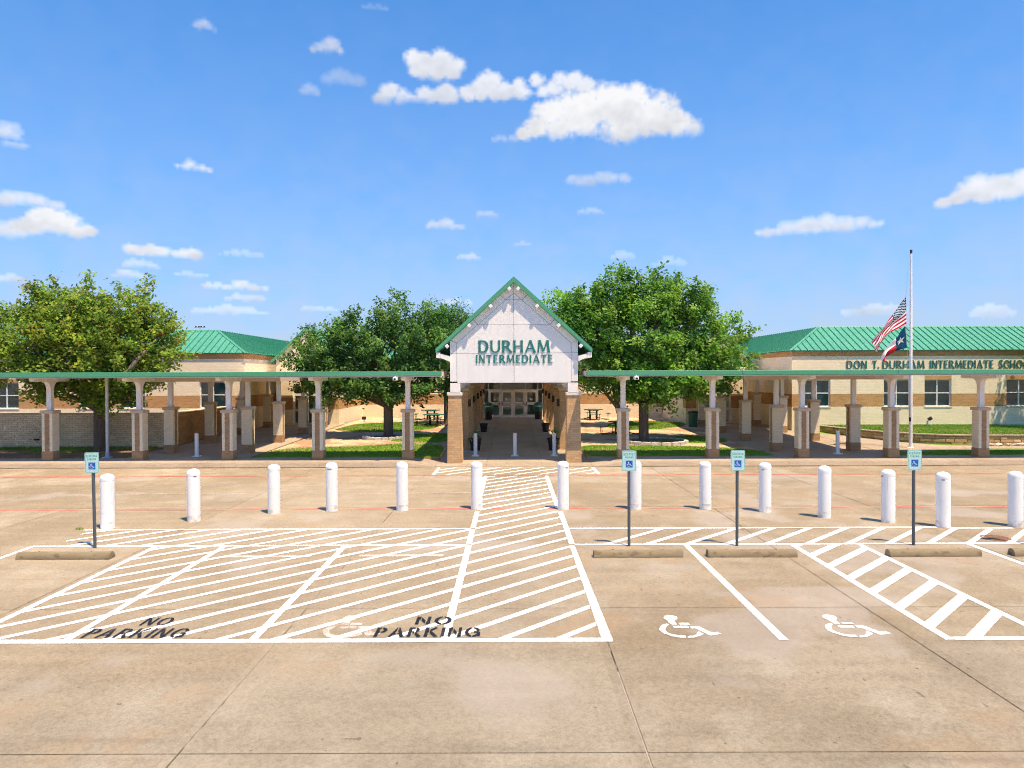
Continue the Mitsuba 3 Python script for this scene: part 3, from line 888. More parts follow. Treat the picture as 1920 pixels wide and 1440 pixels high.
def wing(s, xc, yf, wins, label):
    """s: -1 left, 1 right. xc: the inner corner's x, yf: front face"""
    t = thing('school_wing', label, 'building')
    xo = s * 38
    mir = (lambda g: g) if s > 0 else (lambda g: g)
    def R(a, b, z0, z1):
        return sbox(min(a, b), z0, max(a, b), z1)
    W, z0, z1 = 1.56, 1.76, 3.33
    holes = unary_union([sbox(x - W / 2, z0, x + W / 2, z1) for x in wins])
    lint = unary_union([sbox(x - W / 2, z1, x + W / 2, z1 + .22) for x in wins])
    wall_xz(t, 'wall', R(xc, xo, .2, 1.76), yf, yf + .3, 'cream_brick')
    wall_xz(t, 'brick_band', R(xc, xo, 1.76, 2.50).difference(holes), yf, yf + .3, 'brown_brick')
    wall_xz(t, 'wall', R(xc, xo, 2.50, 4.68).difference(holes).difference(lint), yf, yf + .3, 'cream_brick')
    wall_xz(t, 'lintel', lint, yf - .006, yf + .3, 'brown_brick')
    wall_xz(t, 'frieze', R(xc, xo, 4.68, 4.985), yf - .012, yf + .3, 'brown_brick')
    for x in wins:
        window(t, x, yf, W, z0, z1)
    ye = yf + 18
    xa, xb = sorted((xc, xc + s * .3))
    for n, a, b, m, o in (('wall', .2, 1.76, 'cream_brick', 0), ('brick_band', 1.76, 2.5, 'brown_brick', 0), ('wall', 2.5, 4.68, 'cream_brick', 0), ('frieze', 4.68, 4.985, 'brown_brick', .012)):
        part(t, n, bx(xa - (o if s > 0 else 0), xb + (o if s < 0 else 0), yf + .301, ye, a, b), m)
    part(t, 'room', bx(min(xc + s * .35, xo), max(xc + s * .35, xo), yf + .45, yf + .5, .3, 4.6), 'room_plaster')
    rf = sub(t, 'roof')
    ze, zr, d, o = 5.03, 6.53, 2.75, .14
    ex, ey = xc - s * o, yf - o
    rx, ry = ex + s * d, ey + d
    part(rf, 'deck', hull([(ex, ey, ze), (xo, ey, ze), (ex, ye, ze), (xo, ye, ze), (rx, ry, zr), (xo, ry, zr), (rx, ye, zr), (xo, ye, zr)]), 'roof_green')
    part(rf, 'gutter', bx(min(ex - s * .02, xo), max(ex - s * .02, xo), ey - .02, ey + .13, ze - .045, ze - .003), 'gutter_dark')
    part(rf, 'gutter', bx(min(ex - s * .02, ex + s * .13), max(ex - s * .02, ex + s * .13), ey + .135, ye, ze - .045, ze - .003), 'gutter_dark')
    sl = (zr - ze) / d
    L = []
    nf = np.array([0, -sl, 1.0])
    k = 0
    x = ex + s * .2
    while abs(x) < 34:
        run = min(d, abs(x - ex))
        L.append(((x, ey, ze), (x, ey + run, ze + sl * run), nf))
        x += s * .395
    ns = np.array([-s * sl, 0, 1.0])
    y = ey + .2
    while y < ye - .2:
        run = min(d, y - ey)
        L.append(((ex, y, ze), (ex + s * run, y, ze + sl * run), ns))
        y += .395
    seams(rf, L)
    part(rf, 'hip_cap', hull([np.array(q) + np.array(o2) for q in ((ex, ey, ze), (rx, ry, zr)) for o2 in ((-.07, .07, .0), (.07, -.07, .0), (.07, .07, .0), (-.07, -.07, .0), (0, 0, .065))]), 'roof_green')
    part(rf, 'ridge_cap', hull([(x, ry + a, zr + b) for x in (rx, xo) for a, b in ((-.08, -.03), (0, .05), (.1, 0))]), 'roof_green')
    return t


RW = wing(1, 16.2, 41.2, [17.65, 22.3, 24.66, 29.4], 'cream brick school wing with green metal roof and wall lettering, at right')
LW = wing(-1, -15.9, 42.3, [-17.8, -22.6, -25.0, -30.1], 'cream brick school wing with green metal roof behind the low brick wall')
for word, x0, x1 in (('DON', 19.35, 20.52), ('T.', 20.85, 21.22), ('DURHAM', 21.43, 23.86), ('INTERMEDIATE', 24.16, 27.84), ('SCHOOL', 28.15, 30.2)):
    for q in word_shapes(word, x0, x1, 3.95, .47, gap=.14, v=.17, h=.10):
        part(RW, 'letter', prism_xz(q, 41.2 - .06, 41.2 - .015), 'letter_teal')

# ---------------------------------------------------------------- main hall behind the courtyard
mh_ = thing('main_hall', 'low cream brick school hall with brown band behind the courtyard trees', 'building')
HY = 54.0
for x0, x1 in ((-11.3, -2.46), (2.66, 11.4)):
    wall_xz(mh_, 'wall', sbox(x0, .2, x1, 1.46), HY, HY + .3, 'cream_brick')
    wall_xz(mh_, 'brick_band', sbox(x0, 1.46, x1, 2.25), HY, HY + .3, 'brown_brick')
    wall_xz(mh_, 'wall', sbox(x0, 2.25, x1, 4.7), HY, HY + .3, 'cream_brick')
    wall_xz(mh_, 'frieze', sbox(x0, 4.7, x1, 4.95), HY - .012, HY + .3, 'brown_brick')
for s, xs_ in ((-1, -11.3), (1, 11.4)):
    a, b = sorted((xs_, xs_ + s * .3))
    for n, z0, z1, m in (('wall', .2, 1.46, 'cream_brick'), ('brick_band', 1.46, 2.25, 'brown_brick'), ('wall', 2.25, 4.7, 'cream_brick'), ('frieze', 4.7, 4.95, 'brown_brick')):
        part(mh_, n, bx(a, b, 46.4, HY + .3, z0, z1), m)
rf = sub(mh_, 'roof')
part(rf, 'deck', hull([(-16, 53.8, 4.96), (16, 53.8, 4.96), (-16, 70, 4.96), (16, 70, 4.96), (-16, 56.6, 6.42), (16, 56.6, 6.42), (-16, 70, 6.42), (16, 70, 6.42)]), 'roof_green')
seams(rf, [((x, 53.8, 4.96), (x, 56.6, 6.42), (0, -.52, 1)) for x in np.arange(-15.8, 15.9, .41) if abs(x - .08) > 2.6])
# storefront of the main doors
st = sub(mh_, 'storefront')
D0, D1 = -2.42, 2.62
part(st, 'back_wall', bx(D0, D1, 57.0, 57.05, .4, 3.9), 'room_plaster')
part(st, 'lobby_floor', bx(D0, D1, 54.25, 57.0, .38, .44), 'room_plaster')
part(st, 'lobby_ceiling', bx(D0, D1, 54.25, 57.0, 3.85, 3.9), 'room_plaster')
zt, zd = 3.85, 2.56
vm = [-2.12, -1.77, .98, 1.90, 2.26]
mull = [sbox(a - .03, .455, a + .03, zt) for a in (-2.14, -1.79, 1.96, 2.32)] + [sbox(-.87, zd, -.81, zt), sbox(1.0, zd, 1.06, zt), sbox(-2.14, zt - .06, 2.32, zt), sbox(-2.14, zd - .03, 2.32, zd + .03), sbox(-2.14, .455, -1.79, .56), sbox(1.96, .455, 2.32, .56)]
part(st, 'frame', prism_xz(unary_union(mull), 54.06, 54.16), 'window_frame')
for a, b, c, d in ((-1.75, 2.6, -.88, 3.78), (-.80, 2.6, .99, 3.78), (1.07, 2.6, 1.92, 3.78), (-2.1, .57, -1.83, 2.52), (2.0, .57, 2.28, 2.52), (-2.1, 2.6, -1.83, 3.78), (2.0, 2.6, 2.28, 3.78)):
    v = np.array([[a, 54.1, b], [c, 54.1, b], [c, 54.1, d], [a, 54.1, d]])
    part(st, 'pane', trimesh.Trimesh(v, [[0, 1, 2], [0, 2, 3]], process=False), 'door_glass')
for k in range(4):
    dk = sub(mh_, 'door')
    a = -1.755 + k * .922
    b = a + .915
    leaf = sbox(a, .46, b, 2.525)
    up, dn = sbox(a + .14, 1.62, b - .14, 2.36), sbox(a + .14, .66, b - .14, 1.40)
    part(dk, 'leaf', prism_xz(leaf.difference(up).difference(dn), 54.04, 54.10), 'door_frame')
    for q in (up, dn):
        x0, z0, x1, z1 = q.bounds
        v = np.array([[x0, 54.07, z0], [x1, 54.07, z0], [x1, 54.07, z1], [x0, 54.07, z1]])
        part(dk, 'pane', trimesh.Trimesh(v, [[0, 1, 2], [0, 2, 3]], process=False), 'door_glass')
    part(dk, 'push_bar', cbx(a + .12, b - .12, 53.97, 54.01, 1.46, 1.53, .01), 'galvanized')
    hx = b - .10 if k % 2 == 0 else a + .10
    part(dk, 'handle', cbx(hx - .018, hx + .018, 53.96, 53.99, 1.35, 1.68, .006), 'black_plastic')
    if k in (0, 1, 2):
        part(dk, 'poster', bx(a + .16 + (0 if k else .12), b - .16, 54.078, 54.081, .68, 1.34 if k else 1.25), 'poster')
    if k == 3:
        part(dk, 'poster', bx(a + .3, b - .3, 54.078, 54.081, 2.1, 2.33), 'poster')
        part(dk, 'poster', bx(a + .15, a + .36, 54.078, 54.081, .9, 1.36), 'poster')
    ring = Point((a + b) / 2, 1.86).buffer(.11).difference(Point((a + b) / 2 + .02, 1.89).buffer(.075))
    part(dk, 'decal', prism_xz(ring, 54.060, 54.063), 'white_steel')

# side entrance pavilions at the far ends of the side canopies
for s, where in ((-1, 'left'), (1, 'right')):
    t = thing('entrance_pavilion', f'small gabled cream brick entrance with glass doors at the end of the {where} side canopy', 'building')
    c, hs, ap, ez = s * 13.35, 2.02, 6.85, 4.92
    Y = 46.4
    x0, x1 = c - hs, c + hs
    dx0, dx1 = c - .95, c + .95
    wall_xz(t, 'wall', Polygon([(x0, 3.0), (x1, 3.0), (x1, ez), (c, ap - .1), (x0, ez)]), Y, Y + .3, 'cream_brick')
    for a, b in ((x0, dx0), (dx1, x1)):
        wall_xz(t, 'wall', sbox(a, .3, b, 1.46), Y, Y + .3, 'cream_brick')
        wall_xz(t, 'brick_band', sbox(a, 1.46, b, 2.25), Y, Y + .3, 'brown_brick')
        wall_xz(t, 'wall', sbox(a, 2.25, b, 3.0), Y, Y + .3, 'cream_brick')
    fr = sbox(dx0, .48, dx1, 3.0)
    hol = [sbox(a, b, e, d) for a, e in ((c - .83, c - .06), (c + .06, c + .83)) for b, d in ((.60, 1.35), (1.5, 2.35), (2.5, 2.92))]
    part(t, 'door_frame', prism_xz(fr.difference(unary_union(hol)), Y + .12, Y + .2), 'door_frame')
    for h in hol:
        a, b, e, d = h.bounds
        v = np.array([[a, Y + .16, b], [e, Y + .16, b], [e, Y + .16, d], [a, Y + .16, d]])
        part(t, 'pane', trimesh.Trimesh(v, [[0, 1, 2], [0, 2, 3]], process=False), 'door_glass')
    part(t, 'vestibule', bx(dx0 - .2, dx1 + .2, Y + .9, Y + .95, .3, 3.1), 'room_plaster')
    part(t, 'side_room', bx(x0 + .05, x1 - .05, Y + 1.0, Y + 6, .2, 3.1), 'cream_brick')
    rf = sub(t, 'roof')
    k = (ap - ez) / hs
    e = .22
    for q in (-1, 1):
        pr = Polygon([(c, ap), (c + q * (hs + e), ap - k * (hs + e)), (c + q * (hs + e), ap - k * (hs + e) - .2), (c, ap - .2)])
        part(rf, 'slope', prism_xz(pr, Y - .2, Y + 8.5), 'green_metal')

# ---------------------------------------------------------------- white gabled portico
pt = thing('entrance_portico', 'white gabled entrance portico with green roof edge and lettering on brick pillars', 'portico')
PX, YF = .085, 29.1
HW, ZB, ZE, ZA = 2.615, 3.38, 5.05, 7.415
gable = Polygon([(-HW, ZB), (HW, ZB), (HW, ZE), (0, ZA), (-HW, ZE)])
k = (ZA - ZE) / HW
IH = 2.335
rl = lambda x: 7.0 - (7.0 - 4.95) / IH * abs(x)
cuts = [[(0, ZA), (0, ZB)], [(-.37, 6.72), (.37, 6.72)], [(-1.475, 5.71), (1.475, 5.71)], [(-HW, 4.54), (HW, 4.54)],
        [(-IH, ZB), (-IH, rl(IH)), (0, 7.0), (IH, rl(IH)), (IH, ZB)]]
for q in (-1, 1):
    cuts += [[(q * .33, 6.71), (q * .58, 6.95)], [(q * 1.475, 5.71), (q * 1.68, 5.93)], [(q * IH, 4.95), (q * HW, 5.08)]]
groove = unary_union([LineString(c).buffer(.007, cap_style=2) for c in cuts])
for q in polys(gable.buffer(-.001).difference(groove)):
    part(pt, 'gable_panel', prism_xz(affinity.translate(q, PX, 0), YF, YF + .035), 'white_panel')
part(pt, 'gable_backing', prism_xz(affinity.translate(gable.buffer(-.004), PX, 0), YF + .036, YF + .40), 'dark_joint')
part(pt, 'bottom_trim', bx(PX - IH + .02, PX + IH - .02, YF - .005, YF + .42, ZB - .05, ZB - .002), 'white_steel')
for word, x0, x1, z0, h, gp in (('DURHAM', -1.37, 1.55, 4.56, .50, .13), ('INTERMEDIATE', -1.47, 1.66, 4.13, .335, .17)):
    for q in word_shapes(word, x0, x1, z0, h, gap=gp, v=.20, h=.11):
        part(pt, 'letter', prism_xz(q, YF - .036, YF - .012), 'letter_green')
rf = sub(pt, 'roof')
RH, RA = 3.165, 7.62
rk = .918
for q in (-1, 1):
    pr = Polygon([(PX, RA), (PX + q * RH, RA - rk * RH), (PX + q * RH, RA - rk * RH - .13), (PX + q * (RH - .03), RA - rk * (RH - .03) - .2), (PX, RA - .2)])
    part(rf, 'slope', prism_xz(pr, YF - .22, 54.5), 'green_metal')
    fa = Polygon([(PX, RA + .015), (PX + q * (RH + .01), RA + .015 - rk * (RH + .01)), (PX + q * (RH + .01), RA - rk * (RH + .01) - .15), (PX, RA - .215)])
    part(rf, 'rake_fascia', prism_xz(fa, YF - .26, YF - .222), 'green_metal')
    xa, xb = sorted((PX + q * (RH - .16), PX + q * RH))
    ze = RA - rk * RH
    part(rf, 'eave_box', bx(xa, xb, YF - .20, 54.4, ze - .36, ze - .15), 'white_panel')
    sf = Polygon([(PX + q * (HW + .001), ze - .52), (PX + q * (HW + .001), ze - .30), (PX + q * (RH - .165), ze - .2), (PX + q * (RH - .165), ze - .35)])
    part(rf, 'eave_soffit', prism_xz(sf, YF - .18, 54.3), 'white_panel')
    seams(rf, [((PX, y, RA), (PX + q * RH, y, RA - rk * RH), (q * rk, 0, 1)) for y in np.arange(29.5, 54, .45)])
    for X_, Z_ in ((.19, 7.15), (.955, 6.45), (1.825, 5.66), (2.725, 4.83)):
        lm = cbx(-.065, .065, -.235, -.06, -.085, .05, .01)
        lm.apply_transform(trimesh.transformations.translation_matrix((PX + q * X_, YF - .04, Z_)) @ trimesh.transformations.rotation_matrix(math.radians(42.5 * q), (0, 1, 0)))
        part(pt, 'floodlight', lm, 'white_steel')
part(pt, 'ceiling', bx(PX - HW + .02, PX + HW - .02, YF + .41, 54.0, 3.44, 3.5), 'white_steel')
PY = [29.42, 33.7, 37.9, 42.0, 46.1, 50.3]
for i, y in enumerate(PY):
    for q in (-1, 1):
        zf = fz(y)
        c = sub(pt, 'pillar')
        x = PX + q * 2.44
        zc = 2.80 + i * .055 if i == 0 else 2.86 + i * .05
        wb, wt = (.315, .262) if i == 0 else (.30, .275)
        part(c, 'shaft', hull([(x + a * wb, y + b * wb, zf - .15) for a in (-1, 1) for b in (-1, 1)] + [(x + a * wt, y + b * wt, zc - .0) for a in (-1, 1) for b in (-1, 1)]), 'tan_brick')
        part(c, 'cap', cbx(x - wt - .05, x + wt + .05, y - wt - .05, y + wt + .05, zc + .001, zc + .135, .02), 'pale_cap' if i == 0 else 'cast_stone')
        zp = zc + .135
        if i == 0:
            xa, xb = sorted((PX + q * (IH - .13), PX + q * HW))
            part(c, 'pier', bx(xa, xb, YF + .002, YF + .44, zp, ZB - .055), 'white_panel')
        else:
            part(c, 'post', bx(x - .12, x + .12, y - .12, y + .12, zp, 3.438), 'white_steel')
            l = num(c + '__lantern')
            xi = x - q * (wt + .07)
            part(c, 'lantern', [cbx(xi - .06, xi + .06, y - .10, y + .10, zc - .75, zc - .40, .02), bx(min(xi, x - q * wt), max(xi, x - q * wt), y - .03, y + .03, zc - .62, zc - .54)], 'dark_bronze')

# ---------------------------------------------------------------- screen wall at left, retaining wall at right
sc = thing('screen_wall', 'low weathered cream brick courtyard wall behind the left tree', 'wall')
part(sc, 'brickwork', bx(-34, -16.5, 34.0, 34.3, .05, 1.56), 'weathered_brick')
part(sc, 'brickwork', bx(-16.8, -16.5, 34.301, 42.1, .05, 1.56), 'brown_brick')
part(sc, 'soldier_course', bx(-34, -16.5, 33.995, 34.305, 1.56, 1.83), 'weathered_brick')
part(sc, 'soldier_course', bx(-16.805, -16.495, 34.306, 42.1, 1.56, 1.83), 'brown_brick')
for i in range(12):
    part(sc, 'coping', cbx(-34 + i * 1.46 + .004, -34 + (i + 1) * 1.46 - .004, 33.96, 34.34, 1.83, 1.90, .012), 'cast_stone')
for i in range(5):
    part(sc, 'coping', cbx(-16.84, -16.46, 34.345 + i * 1.55 + .004, 34.345 + (i + 1) * 1.55 - .004, 1.83, 1.90, .012), 'cast_stone')
part(sc, 'vent', cbx(-22.86, -22.6, 33.96, 33.998, .60, .68, .008), 'black_plastic')

rw = thing('retaining_wall', 'curved tan stone retaining wall with pale coping holding the lawn, at right', 'wall')
CURVE = spline([(17.5, 40.9), (17.75, 39.2), (18.3, 37.3), (19.0, 35.6), (20.2, 34.3), (22.0, 33.75), (24.5, 33.6), (28, 33.6), (32, 33.6), (36, 33.6)], 14)
seg = np.linalg.norm(np.diff(CURVE, axis=0), axis=1)
arc = np.concatenate([[0], np.cumsum(seg)])


def on_curve(t, off=0.0):
    x, y = np.interp(t, arc, CURVE[:, 0]), np.interp(t, arc, CURVE[:, 1])
    x2, y2 = np.interp(t + .05, arc, CURVE[:, 0]), np.interp(t + .05, arc, CURVE[:, 1])
    d = np.array([x2 - x, y2 - y])
    d /= np.linalg.norm(d) + 1e-9
    return np.array([x + d[1] * -off, y + d[0] * off])


def curved_block(t0, t1, o0, o1, z0, z1, c=.012):
    P = [on_curve(t0 + c, o0 + c), on_curve(t1 - c, o0 + c), on_curve(t1 - c, o1), on_curve(t0 + c, o1)]
    F = [on_curve(t0 + 2.5 * c, o0), on_curve(t1 - 2.5 * c, o0)]
    return hull([(p[0], p[1], z) for p in P for z in (z0 + c * .4, z1 - c * .4)] + [(p[0], p[1], z) for p in F for z in (z0 + 2 * c, z1 - 2 * c)])


zbase = .20
rows = [(zbase - .05, .36), (.36, .51), (.51, .65)]
for r, (z0, z1) in enumerate(rows):
    t = random.uniform(0, .2)
    while t < arc[-1] - .6 and np.interp(t, arc, CURVE[:, 0]) < 27.5:
        L = random.uniform(.28, .62)
        part(rw, 'stone', curved_block(t, t + L, random.uniform(-.02, .015), .26, z0, z1), f'ashlar_{random.choice([0, 0, 1, 2])}')
        t += L
n = int(arc[-1] / .75)
for i in range(n):
    part(rw, 'coping', curved_block(i * .75, i * .75 + .745, -.05, .30, .655, .735, .01), 'walk_concrete')
back = LineString(CURVE).buffer(.2, single_sided=True)
berm_edge = [tuple(on_curve(t, .28)) for t in np.linspace(0, arc[-1] - .1, 50)]
berm = Polygon(berm_edge + [(36, 41.19), (17.2, 41.19)]).buffer(0)
bm = structure('berm_lawn')
part(bm, 'turf', prism_xy(berm, .1, .70), 'turf')
rub = thing('rubble_strip', 'strip of pale loose rocks along the foot of the stone retaining wall', 'rocks', kind='stuff')
rocks = []
for i in range(150):
    t = random.uniform(arc[-1] * .42, arc[-1] * .86)
    p = on_curve(t, -.12 - abs(random.gauss(0, .12)))
    m = trimesh.creation.icosphere(subdivisions=1, radius=random.uniform(.06, .13))
    m.vertices *= np.array([random.uniform(.8, 1.5), random.uniform(.8, 1.3), random.uniform(.5, .8)])
    m.vertices += rng.normal(0, .012, m.vertices.shape)
    m.apply_translation((p[0], p[1], float(gz(p[1])) + .05))
    rocks.append(m)
put(rub, rocks, 'rubble_pale', False)

# grass blades on the nearer turf
def blades(regions, n, h0=.035, h1=.075):
    V, F = [], []
    k = 0
    for g, top in regions:
        x0, y0, x1, y1 = g.bounds
        m = int(n * g.area / sum(q.area for q, _ in regions))
        pts = np.column_stack([rng.uniform(x0, x1, m * 3), rng.uniform(y0, y1, m * 3)])
        from shapely import contains_xy
        pts = pts[contains_xy(g, pts[:, 0], pts[:, 1])][:m]
        m = len(pts)
        z = (gz(pts[:, 1]) + top) if top < .4 else np.full(m, top)
        a = rng.uniform(0, 2 * np.pi, m)
        w, h = rng.uniform(.008, .018, m), rng.uniform(h0, h1, m)
        d = np.column_stack([np.cos(a) * w, np.sin(a) * w, 0 * a])
        tip = np.column_stack([pts[:, 0] + rng.normal(0, .02, m), pts[:, 1] + rng.normal(0, .02, m), z + h])
        base = np.column_stack([pts, z - .005])
        V.append(np.stack([base - d, base + d, tip], 1).reshape(-1, 3))
        F.append(np.arange(3 * m).reshape(-1, 3) + k)
        k += 3 * m
    return trimesh.Trimesh(np.vstack(V), np.vstack(F), process=False)


gr = thing('grass', 'short bright green grass growing on the courtyard lawns', 'grass', kind='stuff')
put(gr, blades(turf_polys + [(berm.intersection(sbox(17, 30, 28, 41.1)), .70)], 90000), 'grass_blade')
bp = thing('bed_grass', 'sparse grass tufts in the planting bed along the low brick wall', 'grass', kind='stuff')
put(bp, blades([(sbox(-27, 33.2, -16.9, 33.95), -.004), (sbox(-22, 32.0, -19.6, 33.2), -.004)], 6000, .05, .14), 'grass_blade')

# ---------------------------------------------------------------- trees
def leaves(tips, per, size, spread, palette, seed):
    """tips: (n, 4) with the sprig number last; leaves scatter about them"""
    r = np.random.default_rng(seed)
    tips = np.asarray(tips, float)
    if tips.shape[1] == 3:
        tips = np.column_stack([tips, np.arange(len(tips))])
    n = len(tips) * per
    c = np.repeat(tips[:, :3], per, 0) + r.normal(0, 1, (n, 3)) * np.array([spread, spread, spread * .85])
    nn = r.normal(0, .62, (n, 3)) + np.array([.12, -.35, .85])          # leaves turn their faces up to the light
    nn /= np.linalg.norm(nn, axis=1, keepdims=True)
    d = np.cross(nn, r.normal(0, 1, (n, 3)))
    d /= np.linalg.norm(d, axis=1, keepdims=True)
    s = np.cross(nn, d)
    L = (size * r.uniform(.7, 1.35, n))[:, None]
    v = np.stack([c - d * L * .5, c + s * L * .30 + nn * L * .08, c + d * L * .5, c - s * L * .30 + nn * L * .08], 1).reshape(-1, 3)
    i = np.arange(n)[:, None] * 4
    f = np.vstack([i + [0, 1, 2], i + [0, 2, 3]])
    pal = np.array(palette)
    sprig = np.repeat(tips[:, 3].astype(int), per)
    tone = r.choice(len(pal) - 1, sprig.max() + 1)
    shade = r.uniform(.75, 1.25, sprig.max() + 1)
    pick = np.where(r.random(n) < .72, tone[sprig], r.integers(0, len(pal) - 1, n))
    pick = np.where((r.random(n) < .05) & (palette is PEAR), len(pal) - 1, pick)
    col = np.clip(pal[pick] * (r.uniform(.8, 1.2, n) * shade[sprig])[:, None], 0, .9)
    return trimesh.Trimesh(v, f, process=False), np.repeat(col, 4, 0)


def lobe_tips(lobes, density, seed, up=.35):
    """leafy sprigs, each a short row of leaf clumps that points out of its lobe and upwards"""
    r = np.random.default_rng(seed)
    out, k = [], 0
    for (cx, cy, cz, rx, ry, rz) in lobes:
        m = int(density * (rx * ry * rz) ** (2 / 3) * .52)
        d = r.normal(0, 1, (m, 3))
        d /= np.linalg.norm(d, axis=1, keepdims=True)
        lump = meshkit.noise(d * 2.2 + np.array([cx, cy, cz]) * 3.1, seed) * .75 + .52
        rad = (.38 + .62 * r.random(m) ** .5) * lump
        base = np.column_stack([cx + d[:, 0] * rx * rad, cy + d[:, 1] * ry * rad, cz + d[:, 2] * rz * rad])
        e = d + r.normal(0, .35, (m, 3)) + np.array([0, 0, up])
        e /= np.linalg.norm(e, axis=1, keepdims=True)
        L = r.uniform(.35, .95, m)
        for q in range(4):
            out.append(np.column_stack([base + e * (L * q / 3)[:, None], np.arange(m) + k]))
        k += m
    return np.vstack(out)


def limb(p0, p1, r0, r1, bend=.12, n=8, seed=0):
    r = np.random.default_rng(seed)
    p0, p1 = np.array(p0, float), np.array(p1, float)
    t = np.linspace(0, 1, n)[:, None]
    L = np.linalg.norm(p1 - p0)
    off = r.normal(0, 1, 3) * bend * L * np.array([1, 1, .3])
    wob = np.cumsum(r.normal(0, 1, (n, 3)), 0) * L * .012
    wob -= wob[:1]
    pts = p0 * (1 - t) + p1 * t + off * np.sin(t * np.pi) + wob * t
    return tube(pts, np.linspace(r0, r1, n), 9), pts


def tree(name, label, base, r0, fork_z, lobes, density, per, size, spread, palette, seed, sprigs=0, lean=(0, 0)):
    key = thing(name, label, 'tree')
    r = np.random.default_rng(seed + 50)
    bx_, by_, bz_ = base
    fork = np.array([bx_ + lean[0], by_ + lean[1], fork_z])
    tp = np.array([[bx_, by_, bz_ - .1], [bx_, by_, bz_ + .12], [bx_ + lean[0] * .4, by_ + lean[1] * .4, bz_ + (fork_z - bz_) * .45], fork])
    tp = spline([tuple(p) for p in tp], 5)
    rr = np.interp(np.linspace(0, 1, len(tp)), [0, .12, .3, 1], [r0 * 1.55, r0 * 1.15, r0 * .97, r0 * .92])
    part(key, 'trunk', tube(tp, rr, 14), 'bark', True)
    wood = []
    for i, (cx, cy, cz, rx, ry, rz) in enumerate(lobes):
        tgt = np.array([cx, cy, cz]) + np.array([0, 0, rz * .25])
        rad = r0 * (.62 if i < 3 else .42)
        m, pts = limb(fork - np.array([0, 0, .25 * r.random()]), tgt, rad, .035, .10, 10, seed + i)
        wood.append(m)
        for j in range(7):
            a = pts[3 + (j % 6)]
            d = r.normal(0, 1, 3)
            d /= np.linalg.norm(d)
            e = np.array([cx, cy, cz]) + d * np.array([rx, ry, rz]) * .85
            wood.append(limb(a, e, rad * .30, .012, .12, 7, seed * 31 + i * 9 + j)[0])
    part(key, 'limbs', wood, 'bark', True)
    tips = lobe_tips(lobes, density, seed)
    if sprigs:
        extra = []
        for _ in range(sprigs):
            cx, cy, cz, rx, ry, rz = lobes[r.integers(0, len(lobes))]
            d = r.normal(0, 1, 3) + np.array([0, 0, 1.2])
            d /= np.linalg.norm(d)
            p = np.array([cx, cy, cz]) + d * np.array([rx, ry, rz]) * .95
            for q in range(6):
                extra.append(np.append(p + np.array([d[0] * .5, d[1] * .5, max(.3, d[2])]) * .14 * q, tips[:, 3].max() + 1 + len(extra) // 6))
        tips = np.vstack([tips, extra])
    m, col = leaves(tips, per, size, spread, palette, seed)
    part(key, 'crown', m, 'leaf', False, color=col)
    return key


OAK = [(.15, .31, .075), (.20, .37, .085), (.11, .235, .065), (.27, .43, .12), (.08, .175, .06), (.22, .36, .09)]
REDOAK = [(.21, .42, .065), (.28, .50, .075), (.15, .32, .06), (.37, .57, .13), (.11, .24, .055), (.30, .50, .09)]
PEAR = [(.28, .44, .06), (.39, .51, .075), (.20, .32, .055), (.44, .51, .085), (.14, .24, .055), (.25, .40, .06), (.33, .47, .07), (.23, .38, .06), (.31, .43, .07), (.20, .34, .06), (.42, .25, .10)]

tree('pear_tree', 'broad yellow-green tree with reddish tips in front of the low brick wall, far left', (-18.9, 32.6, .2), .27, 2.25,
     [(-20.2, 32.9, 5.2, 2.2, 2.2, 1.7), (-18.1, 32.6, 5.3, 1.9, 2.0, 1.7), (-16.7, 32.9, 5.1, 1.25, 1.5, 1.5), (-22.2, 32.8, 5.2, 1.6, 1.7, 1.7), (-17.6, 33.0, 6.5, 1.0, 1.1, 1.2), (-21.3, 32.9, 6.5, 1.2, 1.2, 1.1), (-19.5, 32.6, 6.6, .9, 1.0, 1.1),
      (-20.0, 32.3, 3.7, 1.7, 1.4, .8), (-17.6, 32.5, 3.6, 1.3, 1.2, .85), (-23.6, 32.8, 4.4, 1.1, 1.3, 1.3), (-20.9, 32.4, 3.0, .8, .9, .4), (-18.7, 32.0, 2.9, .9, .8, .5), (-17.3, 32.2, 2.8, .7, .7, .45)], 58, 17, .17, .15, PEAR, 11, 42)
tree('live_oak', 'dark green spreading oak left of the white portico', (-6.72, 38.6, .33), .27, 2.1,
     [(-6.4, 38.6, 5.0, 2.3, 2.2, 1.6), (-6.2, 38.8, 6.45, 1.1, 1.2, 1.15), (-4.5, 38.6, 5.6, 1.3, 1.5, 1.5), (-10.5, 38.8, 4.7, 1.5, 1.7, 1.45), (-8.5, 38.3, 5.5, 1.0, 1.2, 1.3), (-8.2, 38.2, 3.4, 1.9, 1.6, .65), (-5.6, 38.2, 3.3, 1.6, 1.5, .6), (-3.9, 38.4, 3.5, 1.1, 1.3, 1.0), (-10.4, 38.4, 3.6, 1.2, 1.4, .8), (-9.2, 38.0, 2.9, 1.3, 1.3, .55), (-7.2, 37.9, 2.8, 1.2, 1.2, .45)],
     63, 17, .17, .15, OAK, 21, 46)
tree('rear_oak', 'small dark green oak crown showing over the portico roof, left of the gable', (-4.3, 46.5, .46), .16, 3.0,
     [(-4.0, 46.5, 5.6, 1.4, 1.4, 1.6), (-3.5, 46.6, 7.0, .9, .9, .8), (-4.9, 46.4, 6.6, .9, 1.0, 1.0)], 90, 20, .13, .19, OAK, 31, 10)
